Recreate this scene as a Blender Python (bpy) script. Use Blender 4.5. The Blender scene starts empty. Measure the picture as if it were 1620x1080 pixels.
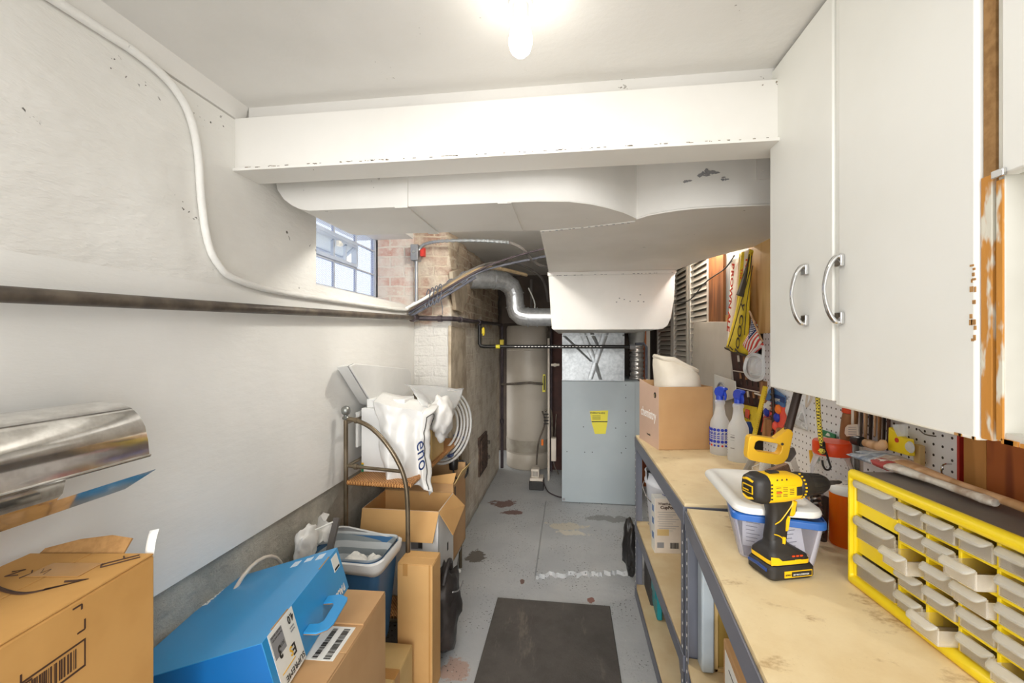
import bpy, bmesh, math, random
from mathutils import Vector, Matrix, noise
random.seed(7)
S = bpy.context.scene
COL = S.collection

# ---------------------------------------------------------------- camera, world, exposure
cam = bpy.data.cameras.new('camera'); cam.sensor_width = 36; cam.lens = 15.333; cam.clip_start = .02
camo = bpy.data.objects.new('camera', cam); COL.objects.link(camo)
camo.location = (0, 0, 1.45); camo.rotation_euler = (math.pi/2, 0, math.atan(90/690)); S.camera = camo
world = bpy.data.worlds.new('world'); S.world = world; world.use_nodes = True
wb = world.node_tree.nodes['Background']; wb.inputs[0].default_value = (1, .985, .955, 1); wb.inputs[1].default_value = 1.4
S.view_settings.view_transform = 'Standard'; S.view_settings.look = 'None'
S.view_settings.gamma = 1; S.view_settings.use_curve_mapping = False
S.view_settings.exposure = 0.52
sun = bpy.data.lights.new('added_fill_sun_from_behind', 'SUN'); sun.energy = 2.0; sun.angle = math.radians(38); sun.color = (1, .985, .96)  # added fill lamp behind the camera, brightens the far end
suno = bpy.data.objects.new('added_fill_sun_from_behind', sun); COL.objects.link(suno)
suno.rotation_euler = (math.radians(77), 0, 0)
BULB = 21.0
try:
    S.cycles.max_bounces = 10; S.cycles.transparent_max_bounces = 24; S.cycles.diffuse_bounces = 6
    S.cycles.use_denoising = True; S.cycles.sample_clamp_indirect = 6; S.cycles.caustics_reflective = False; S.cycles.caustics_refractive = False
except Exception: pass

# ---------------------------------------------------------------- materials
def lin(c):
    if isinstance(c, str):
        c = [int(c[i:i+2], 16)/255 for i in (0, 2, 4)]
        c = [x/12.92 if x <= .04045 else ((x+.055)/1.055)**2.4 for x in c]
    return (c[0], c[1], c[2], 1)
class NT:
    def __init__(s, name):
        s.m = bpy.data.materials.new(name); s.m.use_nodes = True; s.t = s.m.node_tree
        s.b = s.t.nodes['Principled BSDF']; s.out = s.t.nodes['Material Output']
        s.co = s.n('ShaderNodeTexCoord').outputs['Object']
    def n(s, t, **k):
        x = s.t.nodes.new(t)
        for a, v in k.items(): setattr(x, a, v)
        return x
    def l(s, a, b): s.t.links.new(a, b)
    def put(s, sock, v):
        if hasattr(v, 'is_linked') or isinstance(v, bpy.types.NodeSocket): s.l(v, sock)
        else: sock.default_value = v
    def math(s, op, a, b=0, c=0):
        x = s.n('ShaderNodeMath', operation=op)
        s.put(x.inputs[0], a); s.put(x.inputs[1], b)
        if op in ('MULTIPLY_ADD', 'SMOOTH_MIN'): s.put(x.inputs[2], c)
        return x.outputs[0]
    def noise(s, scale, detail=4, rough=.55, vec=None, stretch=None):
        v = vec or s.co
        if stretch:
            mp = s.n('ShaderNodeMapping'); mp.inputs['Scale'].default_value = stretch; s.l(v, mp.inputs[0]); v = mp.outputs[0]
        x = s.n('ShaderNodeTexNoise'); x.inputs['Scale'].default_value = scale; x.inputs['Detail'].default_value = detail
        x.inputs['Roughness'].default_value = rough; s.l(v, x.inputs['Vector']); return x.outputs[0]
    def ramp(s, f, a, b):
        x = s.n('ShaderNodeMapRange'); x.interpolation_type = 'SMOOTHSTEP'
        s.l(f, x.inputs[0]); x.inputs[1].default_value = a; x.inputs[2].default_value = b; return x.outputs[0]
    def mix(s, f, a, b):
        x = s.n('ShaderNodeMix', data_type='RGBA'); s.put(x.inputs[0], f)
        s.put(x.inputs[6], lin(a) if not isinstance(a, bpy.types.NodeSocket) else a)
        s.put(x.inputs[7], lin(b) if not isinstance(b, bpy.types.NodeSocket) else b); return x.outputs[2]
    def bump(s, h, strength=.3, dist=.01):
        x = s.n('ShaderNodeBump'); x.inputs['Strength'].default_value = strength; x.inputs['Distance'].default_value = dist
        s.l(h, x.inputs['Height'])
        if s.b.inputs['Normal'].is_linked: s.l(s.b.inputs['Normal'].links[0].from_socket, x.inputs['Normal'])
        s.l(x.outputs[0], s.b.inputs['Normal'])
    def sep(s, v=None):
        x = s.n('ShaderNodeSeparateXYZ'); s.l(v or s.co, x.inputs[0]); return x.outputs
    def base(s, v): s.put(s.b.inputs['Base Color'], v if isinstance(v, bpy.types.NodeSocket) else lin(v))
    def rough(s, v): s.put(s.b.inputs['Roughness'], v)

def mat(name, c, c2=None, rough=.6, metal=0, sc=6, bump=0, bsc=60, stretch=None, lo=.35, hi=.65, emit=0, coat=0):
    k = NT(name)
    if c2: k.base(k.mix(k.ramp(k.noise(sc, stretch=stretch), lo, hi), c, c2))
    else: k.base(c)
    k.rough(rough); k.b.inputs['Metallic'].default_value = metal
    if coat: k.b.inputs['Coat Weight'].default_value = coat
    if bump: k.bump(k.noise(bsc, stretch=stretch), bump, .004)
    if emit:
        k.b.inputs['Emission Color'].default_value = lin(c); k.b.inputs['Emission Strength'].default_value = emit
    return k.m

def clear(name, c, alpha=.3, rough=.25, milk=.5):
    """thin clear or milky plastic: part see-through, part diffuse, part gloss"""
    k = NT(name); k.base(c); k.rough(rough)
    tr = k.n('ShaderNodeBsdfTransparent'); tr.inputs[0].default_value = lin(c)
    tl = k.n('ShaderNodeBsdfTranslucent'); tl.inputs[0].default_value = lin(c)
    m1 = k.n('ShaderNodeMixShader'); m1.inputs[0].default_value = milk
    k.l(k.b.outputs[0], m1.inputs[1]); k.l(tl.outputs[0], m1.inputs[2])
    m2 = k.n('ShaderNodeMixShader')
    f = k.n('ShaderNodeFresnel'); f.inputs[0].default_value = 1.35
    k.put(m2.inputs[0], k.math('ADD', f.outputs[0], alpha))
    k.l(tr.outputs[0], m2.inputs[1]); k.l(m1.outputs[0], m2.inputs[2])
    k.l(m2.outputs[0], k.out.inputs[0]); return k.m

def wallmat(name, c1, c2, chips=True, bump=.55, stretch=(1, .35, 1), chipc='5a5650', chipth=.73):
    k = NT(name)
    col = k.mix(k.ramp(k.noise(2.2, 5), .35, .7), c1, c2)
    if chips:
        a = k.noise(9, 3, stretch=(1, .5, 1)); b = k.noise(55, 2)
        f = k.math('MULTIPLY', k.ramp(a, .63, .68), k.ramp(b, chipth-.09, chipth-.06))
        col = k.mix(f, col, chipc)
    k.base(col); k.rough(.62)
    k.bump(k.noise(7, 6, .6, stretch=stretch), bump, .03); k.bump(k.noise(45, 4, stretch=stretch), bump*.5, .006)
    return k.m

M = {}
M['wall'] = wallmat('painted_masonry', 'e9e8e4', 'dedcd7')
M['wall_smooth'] = wallmat('painted_parging', 'ebeae7', 'e3e2de', False, .14)
M['ceiling'] = wallmat('painted_ceiling', 'e2e0dc', 'd8d6d1', True, .12, (1, 1, 1), '8d8880', .76)
M['beam'] = wallmat('painted_beam', 'ebe9e4', 'e3e1db', True, .06, (1, 1, 1), '8a7f6f', .78)
M['beamchip'] = mat('bare_rusty_steel', '8a765c', '4a4036', sc=60)
M['duct'] = wallmat('painted_duct', 'e6e4e0', 'dcdad5', True, .05, (1, 1, 1), '6f6d69', .79)
def foundation():
    k = NT('bare_concrete'); k.base(k.mix(k.ramp(k.noise(5, 8, .65), .3, .7), 'a39e92', 'c8c3b6')); k.rough(.85)
    k.bump(k.noise(14, 8, .7), .8, .03); return k.m
M['concrete'] = foundation()
def floor_mat():
    k = NT('grey_painted_floor')
    col = k.mix(k.ramp(k.noise(3, 6, .6), .3, .7), 'b0b3b6', 'bec0c1')
    o = k.sep()
    def blob(cx, cy, rx, ry, th, nsc=9):
        dx = k.math('DIVIDE', k.math('SUBTRACT', o[0], cx), rx); dy = k.math('DIVIDE', k.math('SUBTRACT', o[1], cy), ry)
        d = k.math('SQRT', k.math('ADD', k.math('MULTIPLY', dx, dx), k.math('MULTIPLY', dy, dy)))
        return k.ramp(k.math('ADD', d, k.math('MULTIPLY', k.math('SUBTRACT', k.noise(nsc, 6, .7), .5), 2.6)), th, th-.12)
    for cx, cy, rx, ry, c in [(-.58, 3.86, .14, .12, '7d625d'), (-.46, 3.66, .14, .07, '7d625d'), (-.02, 3.42, .18, .10, 'cfc8b8'), (.02, 3.30, .16, .06, 'd8d2c4'),
                              (.12, 2.48, .03, .04, '8a6157'), (-.28, 2.62, .02, .05, '7b6058'), (-.5, 1.9, .09, .1, 'b79e92'), (-.62, 2.9, .09, .12, '6e6862'), (.35, 3.6, .3, .1, '8c8c8a')]:
        col = k.mix(blob(cx, cy, rx, ry, .75), col, c)
    spk = k.math('MULTIPLY', k.ramp(k.noise(3.5, 2), .42, .6), k.ramp(k.noise(80, 2, .5), .63, .67))
    col = k.mix(spk, col, '4c4a48')
    spw = k.ramp(k.noise(70, 2, .5, stretch=(1.3, .9, 1)), .715, .74); col = k.mix(spw, col, 'd5d3cf')
    k.base(col); k.rough(.5); k.bump(k.noise(12, 8, .65), .35, .01); return k.m
M['floor'] = floor_mat()
def brick(name, axis, pale, c1, c2, mortar, zlim=None, low=None, dirt=.5, lowamt=1):
    k = NT(name); o = k.sep(); cx = k.n('ShaderNodeCombineXYZ')
    k.l(o[axis], cx.inputs[0]); k.l(o[2], cx.inputs[1])
    wob = k.n('ShaderNodeVectorMath', operation='MULTIPLY_ADD')
    nz = k.n('ShaderNodeTexNoise'); nz.inputs['Scale'].default_value = 9; k.l(k.co, nz.inputs['Vector'])
    k.l(nz.outputs['Color'], wob.inputs[0]); wob.inputs[1].default_value = (.022, .022, 0); k.l(cx.outputs[0], wob.inputs[2])
    br = k.n('ShaderNodeTexBrick'); k.l(wob.outputs[0], br.inputs['Vector']); br.inputs['Scale'].default_value = 1
    br.inputs['Brick Width'].default_value = .2; br.inputs['Row Height'].default_value = .068; br.inputs['Mortar Size'].default_value = .007
    br.inputs['Mortar Smooth'].default_value = .4; br.inputs['Color1'].default_value = lin(c1); br.inputs['Color2'].default_value = lin(c2); br.inputs['Mortar'].default_value = lin(mortar)
    col = k.mix(k.ramp(k.noise(7, 7, .65), .5-dirt*.25, .5+dirt*.2), br.outputs[0], pale)
    col = k.mix(k.ramp(k.noise(22, 6, .7), .56, .66), col, mortar)
    if zlim is not None:
        zz = k.math('ADD', o[2], k.math('MULTIPLY', k.math('SUBTRACT', k.noise(3, 5), .5), .45))
        f = k.math('MULTIPLY', k.ramp(zz, zlim+.03, zlim-.03), lowamt); col = k.mix(f, col, low(k) if callable(low) else low)
    k.base(col); k.rough(.9)
    inv = k.math('SUBTRACT', 1, br.outputs['Fac']); k.bump(inv, .5, .015); k.bump(k.noise(30, 8, .7), .8, .02)
    return k.m
M['brick_front'] = brick('pale_washed_brick', 0, 'e6ddd2', 'c98a78', 'd9c2b4', 'e2dacd', dirt=.9)
M['brick_chimney'] = brick('weathered_brick_front', 0, 'e2d6c4', '97604c', 'b8917c', 'd6c8b2', 1.57, 'e3e1dc', dirt=.9)
M['brick_side'] = brick('dirty_brick_side', 1, 'd6c6ae', '8f6856', 'ab8b70', 'd8ccb8', 1.62, lambda k: k.mix(k.ramp(k.noise(6, 8, .7), .42, .66), 'f0eadd', 'c4b8a5'), dirt=1.1, lowamt=.62)
M['plaster'] = mat('beige_parging', 'c4b7a2', 'a0917d', rough=.9, sc=7, bump=.6, bsc=25)
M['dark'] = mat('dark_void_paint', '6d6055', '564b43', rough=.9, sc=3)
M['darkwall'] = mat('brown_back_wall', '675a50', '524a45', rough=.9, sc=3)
M['redbrown'] = mat('redbrown_board', '5a3a33', '45302c', rough=.8, sc=5)
M['iron'] = mat('black_iron', '6d6357', '4e463f', rough=.45, metal=.3, sc=15)
M['iron_dark'] = mat('dark_iron', '3a3236', '4b4045', rough=.5, metal=.2, sc=15)
M['whitepaint'] = mat('white_enamel', 'e9e8e3', 'e2e1db', rough=.35, sc=3)
M['cab'] = mat('cabinet_enamel', 'f1f1ec', 'ecece6', rough=.4, sc=2.5)
M['cab_in'] = mat('cabinet_inside', 'dcdad0', 'c9c6bb', rough=.6, sc=3)
M['stripped'] = mat('stripped_paint_edge', 'c98a3a', 'dedacb', rough=.7, sc=30, stretch=(1, 1, .3), lo=.54, hi=.62, bump=.4)
M['chrome'] = mat('chrome', 'd8d8d8', rough=.12, metal=1)
def galv(name, a, b, rough):
    k = NT(name); k.b.inputs['Metallic'].default_value = .7
    v = k.n('ShaderNodeTexVoronoi'); v.inputs['Scale'].default_value = 45; k.l(k.co, v.inputs['Vector'])
    k.base(k.mix(k.ramp(k.noise(30, 5, .7), .3, .7), a, b)); k.rough(k.math('MULTIPLY_ADD', k.noise(12, 5), .18, rough)); return k.m
M['galv'] = galv('galvanised_steel', '9a9ea1', 'b6babc', .35)
M['sheetmetal'] = galv('shiny_sheet_metal', 'd8d5d0', 'f4f2ee', .02); M['sheetmetal'].node_tree.nodes['Principled BSDF'].inputs['Metallic'].default_value = .95
M['flue'] = galv('flue_steel', 'b9bcc0', 'd8dbde', .28)
M['furnace'] = mat('furnace_paint', 'a9b3b7', 'a2acb1', rough=.45, sc=2)
M['yellow_sticker'] = mat('yellow_sticker', 'e8dc3c', rough=.5)
M['black'] = mat('black_plastic', '262423', '1e1c1c', rough=.4, sc=10)
M['blackmat'] = mat('black_rubber_mat', '3c3a38', '504c49', rough=.75, sc=5, bump=.3)
def mat_scuff():
    k = NT('scuffed_rubber'); col = k.mix(k.ramp(k.noise(5, 6, .7), .3, .7), '4a4643', '5c5753')
    st = k.noise(7, 5, .7, stretch=(1, .25, 1)); col = k.mix(k.math('MULTIPLY', k.ramp(st, .55, .68), .45), col, '8d8176')
    k.base(col); k.rough(.75); k.bump(k.noise(120, 2), .25, .003); return k.m
M['mat'] = mat_scuff()
M['heater'] = mat('heater_enamel', 'c4bbad', 'b8ae9f', rough=.45, sc=2)
M['heater_band'] = mat('heater_foil_band', 'a49c8d', '948b7d', rough=.5, sc=10)
M['kraft'] = mat('kraft_cardboard', 'd3a76c', 'c89a60', rough=.8, sc=3, bump=.08, bsc=25)
M['kraft2'] = mat('brown_cardboard', 'c19a6d', 'b58d60', rough=.8, sc=3, bump=.08, bsc=25)
M['kraft_orange'] = mat('orange_cardboard', 'd2a05c', 'c4924f', rough=.8, sc=4, bump=.1, bsc=30)
M['kraft_pale'] = mat('pale_cardboard', 'd3b67e', 'c7a86e', rough=.8, sc=3)
M['kraft_edge'] = mat('cardboard_edge', 'a67c4b', 'b98d58', rough=.9, sc=60)
M['tape'] = mat('packing_tape', 'b98a50', 'c2935a', rough=.25, sc=8)
M['paper'] = mat('white_paper', 'eeeeea', 'e6e6e0', rough=.6, sc=5)
M['ink'] = mat('black_ink', '2a2622', rough=.6)
M['brownink'] = mat('brown_ink', '4a3122', rough=.6)
M['whiteink'] = mat('white_ink', 'f4f2ee', rough=.6)
M['yellowink'] = mat('yellow_ink', 'e8b528', rough=.6)
M['greyink'] = mat('grey_ink', '8b8b8d', rough=.6)
M['blue_box'] = mat('blue_printed_card', '2a92d2', '2e97d6', rough=.3, sc=2, coat=.3)
M['blue_dark'] = mat('deep_blue_card', '0f6bb4', '0c64aa', rough=.35, sc=2)
M['blue_bin'] = mat('blue_bin_plastic', '3f6f9c', '3a6891', rough=.4, sc=4)
M['bag_white'] = mat('white_bag_plastic', 'e6e5e2', 'dbdad7', rough=.35, sc=5, bump=.5, bsc=22)
def stripes():
    k = NT('striped_bag'); o = k.sep(); w = k.math('SINE', k.math('MULTIPLY', k.math('ADD', o[2], k.math('MULTIPLY', k.noise(4), .02)), 120))
    k.base(k.mix(k.ramp(w, -.1, .15), 'c9cdce', '8e9698')); k.rough(.4); k.bump(k.noise(25, 5), .4, .008); return k.m
M['bag_stripe'] = stripes()
M['tissue'] = mat('tissue', 'efeee9', 'dfddd6', rough=.9, sc=20, bump=.6, bsc=40)
M['bronze'] = mat('bronze_tube', '847763', '6c5f4d', rough=.35, metal=.7, sc=8)
M['pewter'] = mat('pewter_knob', '8d8f8c', '77776f', rough=.35, metal=.8, sc=8)
def wick():
    k = NT('woven_wicker'); o = k.sep()
    a = k.math('SINE', k.math('MULTIPLY', o[0], 500)); b = k.math('SINE', k.math('MULTIPLY', o[1], 420))
    f = k.math('MULTIPLY', a, b); k.base(k.mix(k.ramp(f, -.6, .6), '9a6331', 'd39a5c')); k.rough(.6); k.bump(f, .8, .004); return k.m
M['wicker'] = wick()
M['particle'] = mat('particle_board', 'e6d2aa', 'dac093', rough=.7, sc=5, bump=.1, bsc=120)
def board():
    k = NT('worn_particle_board'); col = k.mix(k.ramp(k.noise(4, 7, .65), .35, .7), 'ecd8ae', 'dfc697')
    col = k.mix(k.ramp(k.noise(200, 2), .66, .9), col, 'c3a26c')
    col = k.mix(k.math('MULTIPLY', k.ramp(k.noise(6, 6, .7, stretch=(1, 1.6, 1)), .57, .70), .8), col, 'a88456')
    k.base(col); k.rough(.65); k.bump(k.noise(150, 3), .1, .002); return k.m
M['board'] = board()
M['boardedge'] = mat('board_edge', 'a98252', '8f6a3e', rough=.9, sc=60)
M['shelfmetal'] = mat('grey_blue_shelf_steel', '777a86', '6e717c', rough=.4, metal=.1, sc=3)
def slotted():
    k = NT('slotted_post_steel'); o = k.sep(); z = k.math('SUBTRACT', k.math('FRACT', k.math('MULTIPLY', o[2], 26)), .5)
    f = k.ramp(k.math('ABSOLUTE', z), .16, .10)
    xx = k.math('ABSOLUTE', k.math('SUBTRACT', k.math('ADD', o[0], o[1]), .03)); f = k.math('MULTIPLY', f, k.ramp(xx, .006, .004))
    k.base(k.mix(f, '717685', 'c4c7d0')); k.rough(.4); return k.m
M['slotted'] = slotted()
def pegboard():
    k = NT('pegboard_white'); o = k.sep(); s = 1/.0254
    y = k.math('SUBTRACT', k.math('FRACT', k.math('MULTIPLY', o[1], s)), .5); z = k.math('SUBTRACT', k.math('FRACT', k.math('MULTIPLY', o[2], s)), .5)
    d = k.math('SQRT', k.math('ADD', k.math('MULTIPLY', y, y), k.math('MULTIPLY', z, z)))
    k.base(k.mix(k.ramp(d, .135, .115), 'f4f5f9', '2b2024')); k.rough(.5)
    return k.m
M['peg'] = pegboard()
def wood(name, a, b, axis=2, rings=38, rough=.6):
    k = NT(name); st = [9, 9, 9]; st[axis] = 1.1
    mp = k.n('ShaderNodeMapping'); mp.inputs['Scale'].default_value = st; k.l(k.co, mp.inputs[0])
    n = k.n('ShaderNodeTexNoise'); n.inputs['Scale'].default_value = .9; n.inputs['Detail'].default_value = 3; k.l(mp.outputs[0], n.inputs['Vector'])
    f = k.math('SINE', k.math('MULTIPLY', n.outputs[0], rings)); f2 = k.ramp(f, -.8, .9)
    col = k.mix(f2, a, b); col = k.mix(k.ramp(k.noise(5, 3), .62, .70), col, b); k.base(col); k.rough(rough); return k.m
M['redwood'] = wood('red_stained_wood', 'a65a26', '7c3a17')
M['postwood'] = wood('amber_stud', 'c48b4b', 'b07a3d')
M['studwood'] = wood('dark_stud', '8a5428', '6b3e1c')
M['plywood'] = wood('knotty_pine', 'dab57c', 'b98a4c', rings=22)
M['toolwood'] = wood('tool_handle_wood', 'a3744a', '80552f')
M['palewood'] = wood('pale_handle_wood', 'd8b088', 'bf9468')
M['orangeband'] = mat('orange_band', 'd8481c', rough=.4)
M['louvre'] = mat('louvre_door_paint', 'dcd6cc', 'd0cac0', rough=.5, sc=3)
M['louvre_gap_shade'] = mat('louvre_shadow_gap', '6e665f', rough=.8)
M['yellow'] = mat('organizer_yellow', 'f7dc22', 'f3d61c', rough=.35, sc=2)
M['orgtop'] = mat('grey_brown_plastic', '7a736e', '6b645f', rough=.55, sc=6)
M['drawer'] = clear('milky_drawer_plastic', 'fbfaf8', .14, .3, .6)
M['drawer_handle'] = clear('frosted_handle_plastic', 'f8f8f6', .5, .3, .6)
M['clearbox'] = clear('clear_bin_plastic', 'fafaff', .10, .15, .5)
M['bottle'] = clear('frosted_bottle', 'f8fbfd', .7, .3, .6)
M['clearbag'] = clear('clear_film', 'fafbfc', .22, .12, .6)
M['jar'] = clear('jar_plastic', 'fafafa', .07, .08, .5)
M['amber'] = clear('amber_plastic', 'ffb030', .5, .15, .6)
M['lidblue'] = mat('blue_lid_plastic', '2b66b8', '2a62b0', rough=.35, sc=4)
M['lidwhite'] = mat('white_lid_plastic', 'f0f0ec', 'e9e9e5', rough=.35, sc=3)
M['trigger'] = mat('blue_trigger', '1f44c0', rough=.35)
M['labelblue'] = mat('label_blue', '2438b0', rough=.5)
M['redlid'] = mat('orange_red_lid', 'ea4b1c', rough=.35)
M['dyellow'] = mat('drill_yellow', 'f2c418', 'eebd10', rough=.38, sc=8)
M['dblack'] = mat('drill_black', '2b2826', '211f1e', rough=.5, sc=20)
M['sawyellow'] = mat('saw_yellow', 'f0bd2c', 'ecb626', rough=.4, sc=5)
M['steel'] = mat('tool_steel', '8d8a86', '6a6763', rough=.35, metal=.8, sc=12)
M['darksteel'] = mat('dark_tool_steel', '4b3c34', '382d28', rough=.5, metal=.4, sc=12)
M['canvas'] = mat('cream_canvas', 'ede6d8', 'e2d9c8', rough=.9, sc=5, bump=.5, bsc=18)
M['towel_yellow'] = mat('yellow_towel', 'e3c832', 'd2b52a', rough=.95, sc=10, bump=.6, bsc=200)
M['towel_white'] = mat('white_towel', 'ece2d2', 'e2d6c2', rough=.95, sc=10, bump=.5, bsc=200)
M['towel_dark'] = mat('dark_towel_band', '4a4030', rough=.95)
M['red'] = mat('red', 'c8342a', rough=.6)
M['towel_red'] = mat('red_print', 'd63c1c', rough=.9)
M['flagblue'] = mat('flag_blue', '2b3468', rough=.8)
M['card_red'] = mat('coral_card', 'ee5a48', rough=.4)
M['card_blue'] = mat('steel_blue_card', '4a78b4', rough=.4)
M['navy'] = mat('navy_print', '24407c', rough=.4)
M['orange'] = mat('orange_disc', 'f07c28', rough=.4)
M['green'] = mat('green_card', '1f7a52', rough=.5)
M['teal'] = mat('teal_plastic', '1f8f98', rough=.4)
M['darkgreen'] = mat('dark_green_box', '3c5c4c', rough=.6)
M['whiteplastic'] = mat('white_tub_plastic', 'e6e6e4', 'dcdcda', rough=.4, sc=4)
M['bucket'] = mat('white_bucket_plastic', 'e2e5ec', 'd8dce6', rough=.4, sc=4)
M['blackbag'] = mat('black_nylon', '35302e', '2a2625', rough=.4, sc=8, bump=.5, bsc=20)
M['hose'] = mat('ribbed_hose', 'd4d4d2', 'c2c2c0', rough=.35, sc=6, metal=.2)
M['greybin'] = mat('grey_crate', '9b9a97', '8c8b88', rough=.5, sc=6)
M['silvertape'] = galv('foil_sleeve', '9c9894', 'c4c0bc', .2)
M['wire'] = mat('grey_blue_wire', '62646f', '4c4e58', rough=.5, sc=10)
M['wiretan'] = mat('tan_cable', 'a58f6e', '8a7658', rough=.5, sc=6)
M['wiregrey'] = mat('grey_cable', '716c68', '5c5754', rough=.6, sc=6)
M['bx'] = mat('armoured_cable', 'a9adb0', rough=.3, metal=.8)
M['emt'] = mat('grey_conduit', 'a0a2a6', '8f9196', rough=.4, metal=.5)
M['pvc'] = mat('cream_pvc', 'ddd2c4', 'cfc3b4', rough=.5, sc=5)
M['rust'] = mat('rusty_door', '6c5648', '4a3a32', rough=.8, sc=14, bump=.5)
M['brush_hair'] = mat('paint_crusted_bristle', 'cfd3d8', '6f7c90', rough=.9, sc=40, stretch=(1, .2, 1), bump=.8, bsc=90)
M['brush_red'] = mat('paint_smeared_handle', 'e2dcd4', 'a8403c', rough=.6, sc=30, lo=.5, hi=.56)
M['brush_white'] = mat('white_smeared_handle', 'e2ddd4', 'b09a86', rough=.6, sc=32)
M['bulb'] = mat('lit_bulb', 'fffaf0', rough=.4, emit=BULB)
M['bulb_fill'] = mat('added_fill_bulb_glow', 'fffaf0', rough=.4, emit=270)  # strong glow of the added fill bulbs
M['porcelain'] = mat('white_porcelain', 'eeeeec', rough=.3)
def glassblock():
    k = NT('patterned_glass_block'); o = k.sep()
    a = k.math('ADD', k.math('MULTIPLY', o[1], 420), k.math('MULTIPLY', o[2], 520)); b = k.math('SUBTRACT', k.math('MULTIPLY', o[1], 420), k.math('MULTIPLY', o[2], 520))
    f = k.ramp(k.math('MAXIMUM', k.math('SINE', a), k.math('SINE', b)), .55, .95)
    tr = k.n('ShaderNodeBsdfTransparent'); k.l(k.mix(f, 'f0f4fc', 'b6c2da'), tr.inputs[0])
    k.base('f2f4f8'); k.rough(.15); m = k.n('ShaderNodeMixShader'); m.inputs[0].default_value = .12
    k.l(tr.outputs[0], m.inputs[1]); k.l(k.b.outputs[0], m.inputs[2]); k.l(m.outputs[0], k.out.inputs[0]); return k.m
M['glassblock'] = glassblock()
M['joint'] = mat('window_joint', 'b9bdc6', rough=.6)
M['sash'] = mat('grey_blue_sash', 'a9b4c8', 'b7c1d2', rough=.4)
M['glass'] = clear('window_glass', 'eef2f6', .06, .05, .2)

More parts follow.
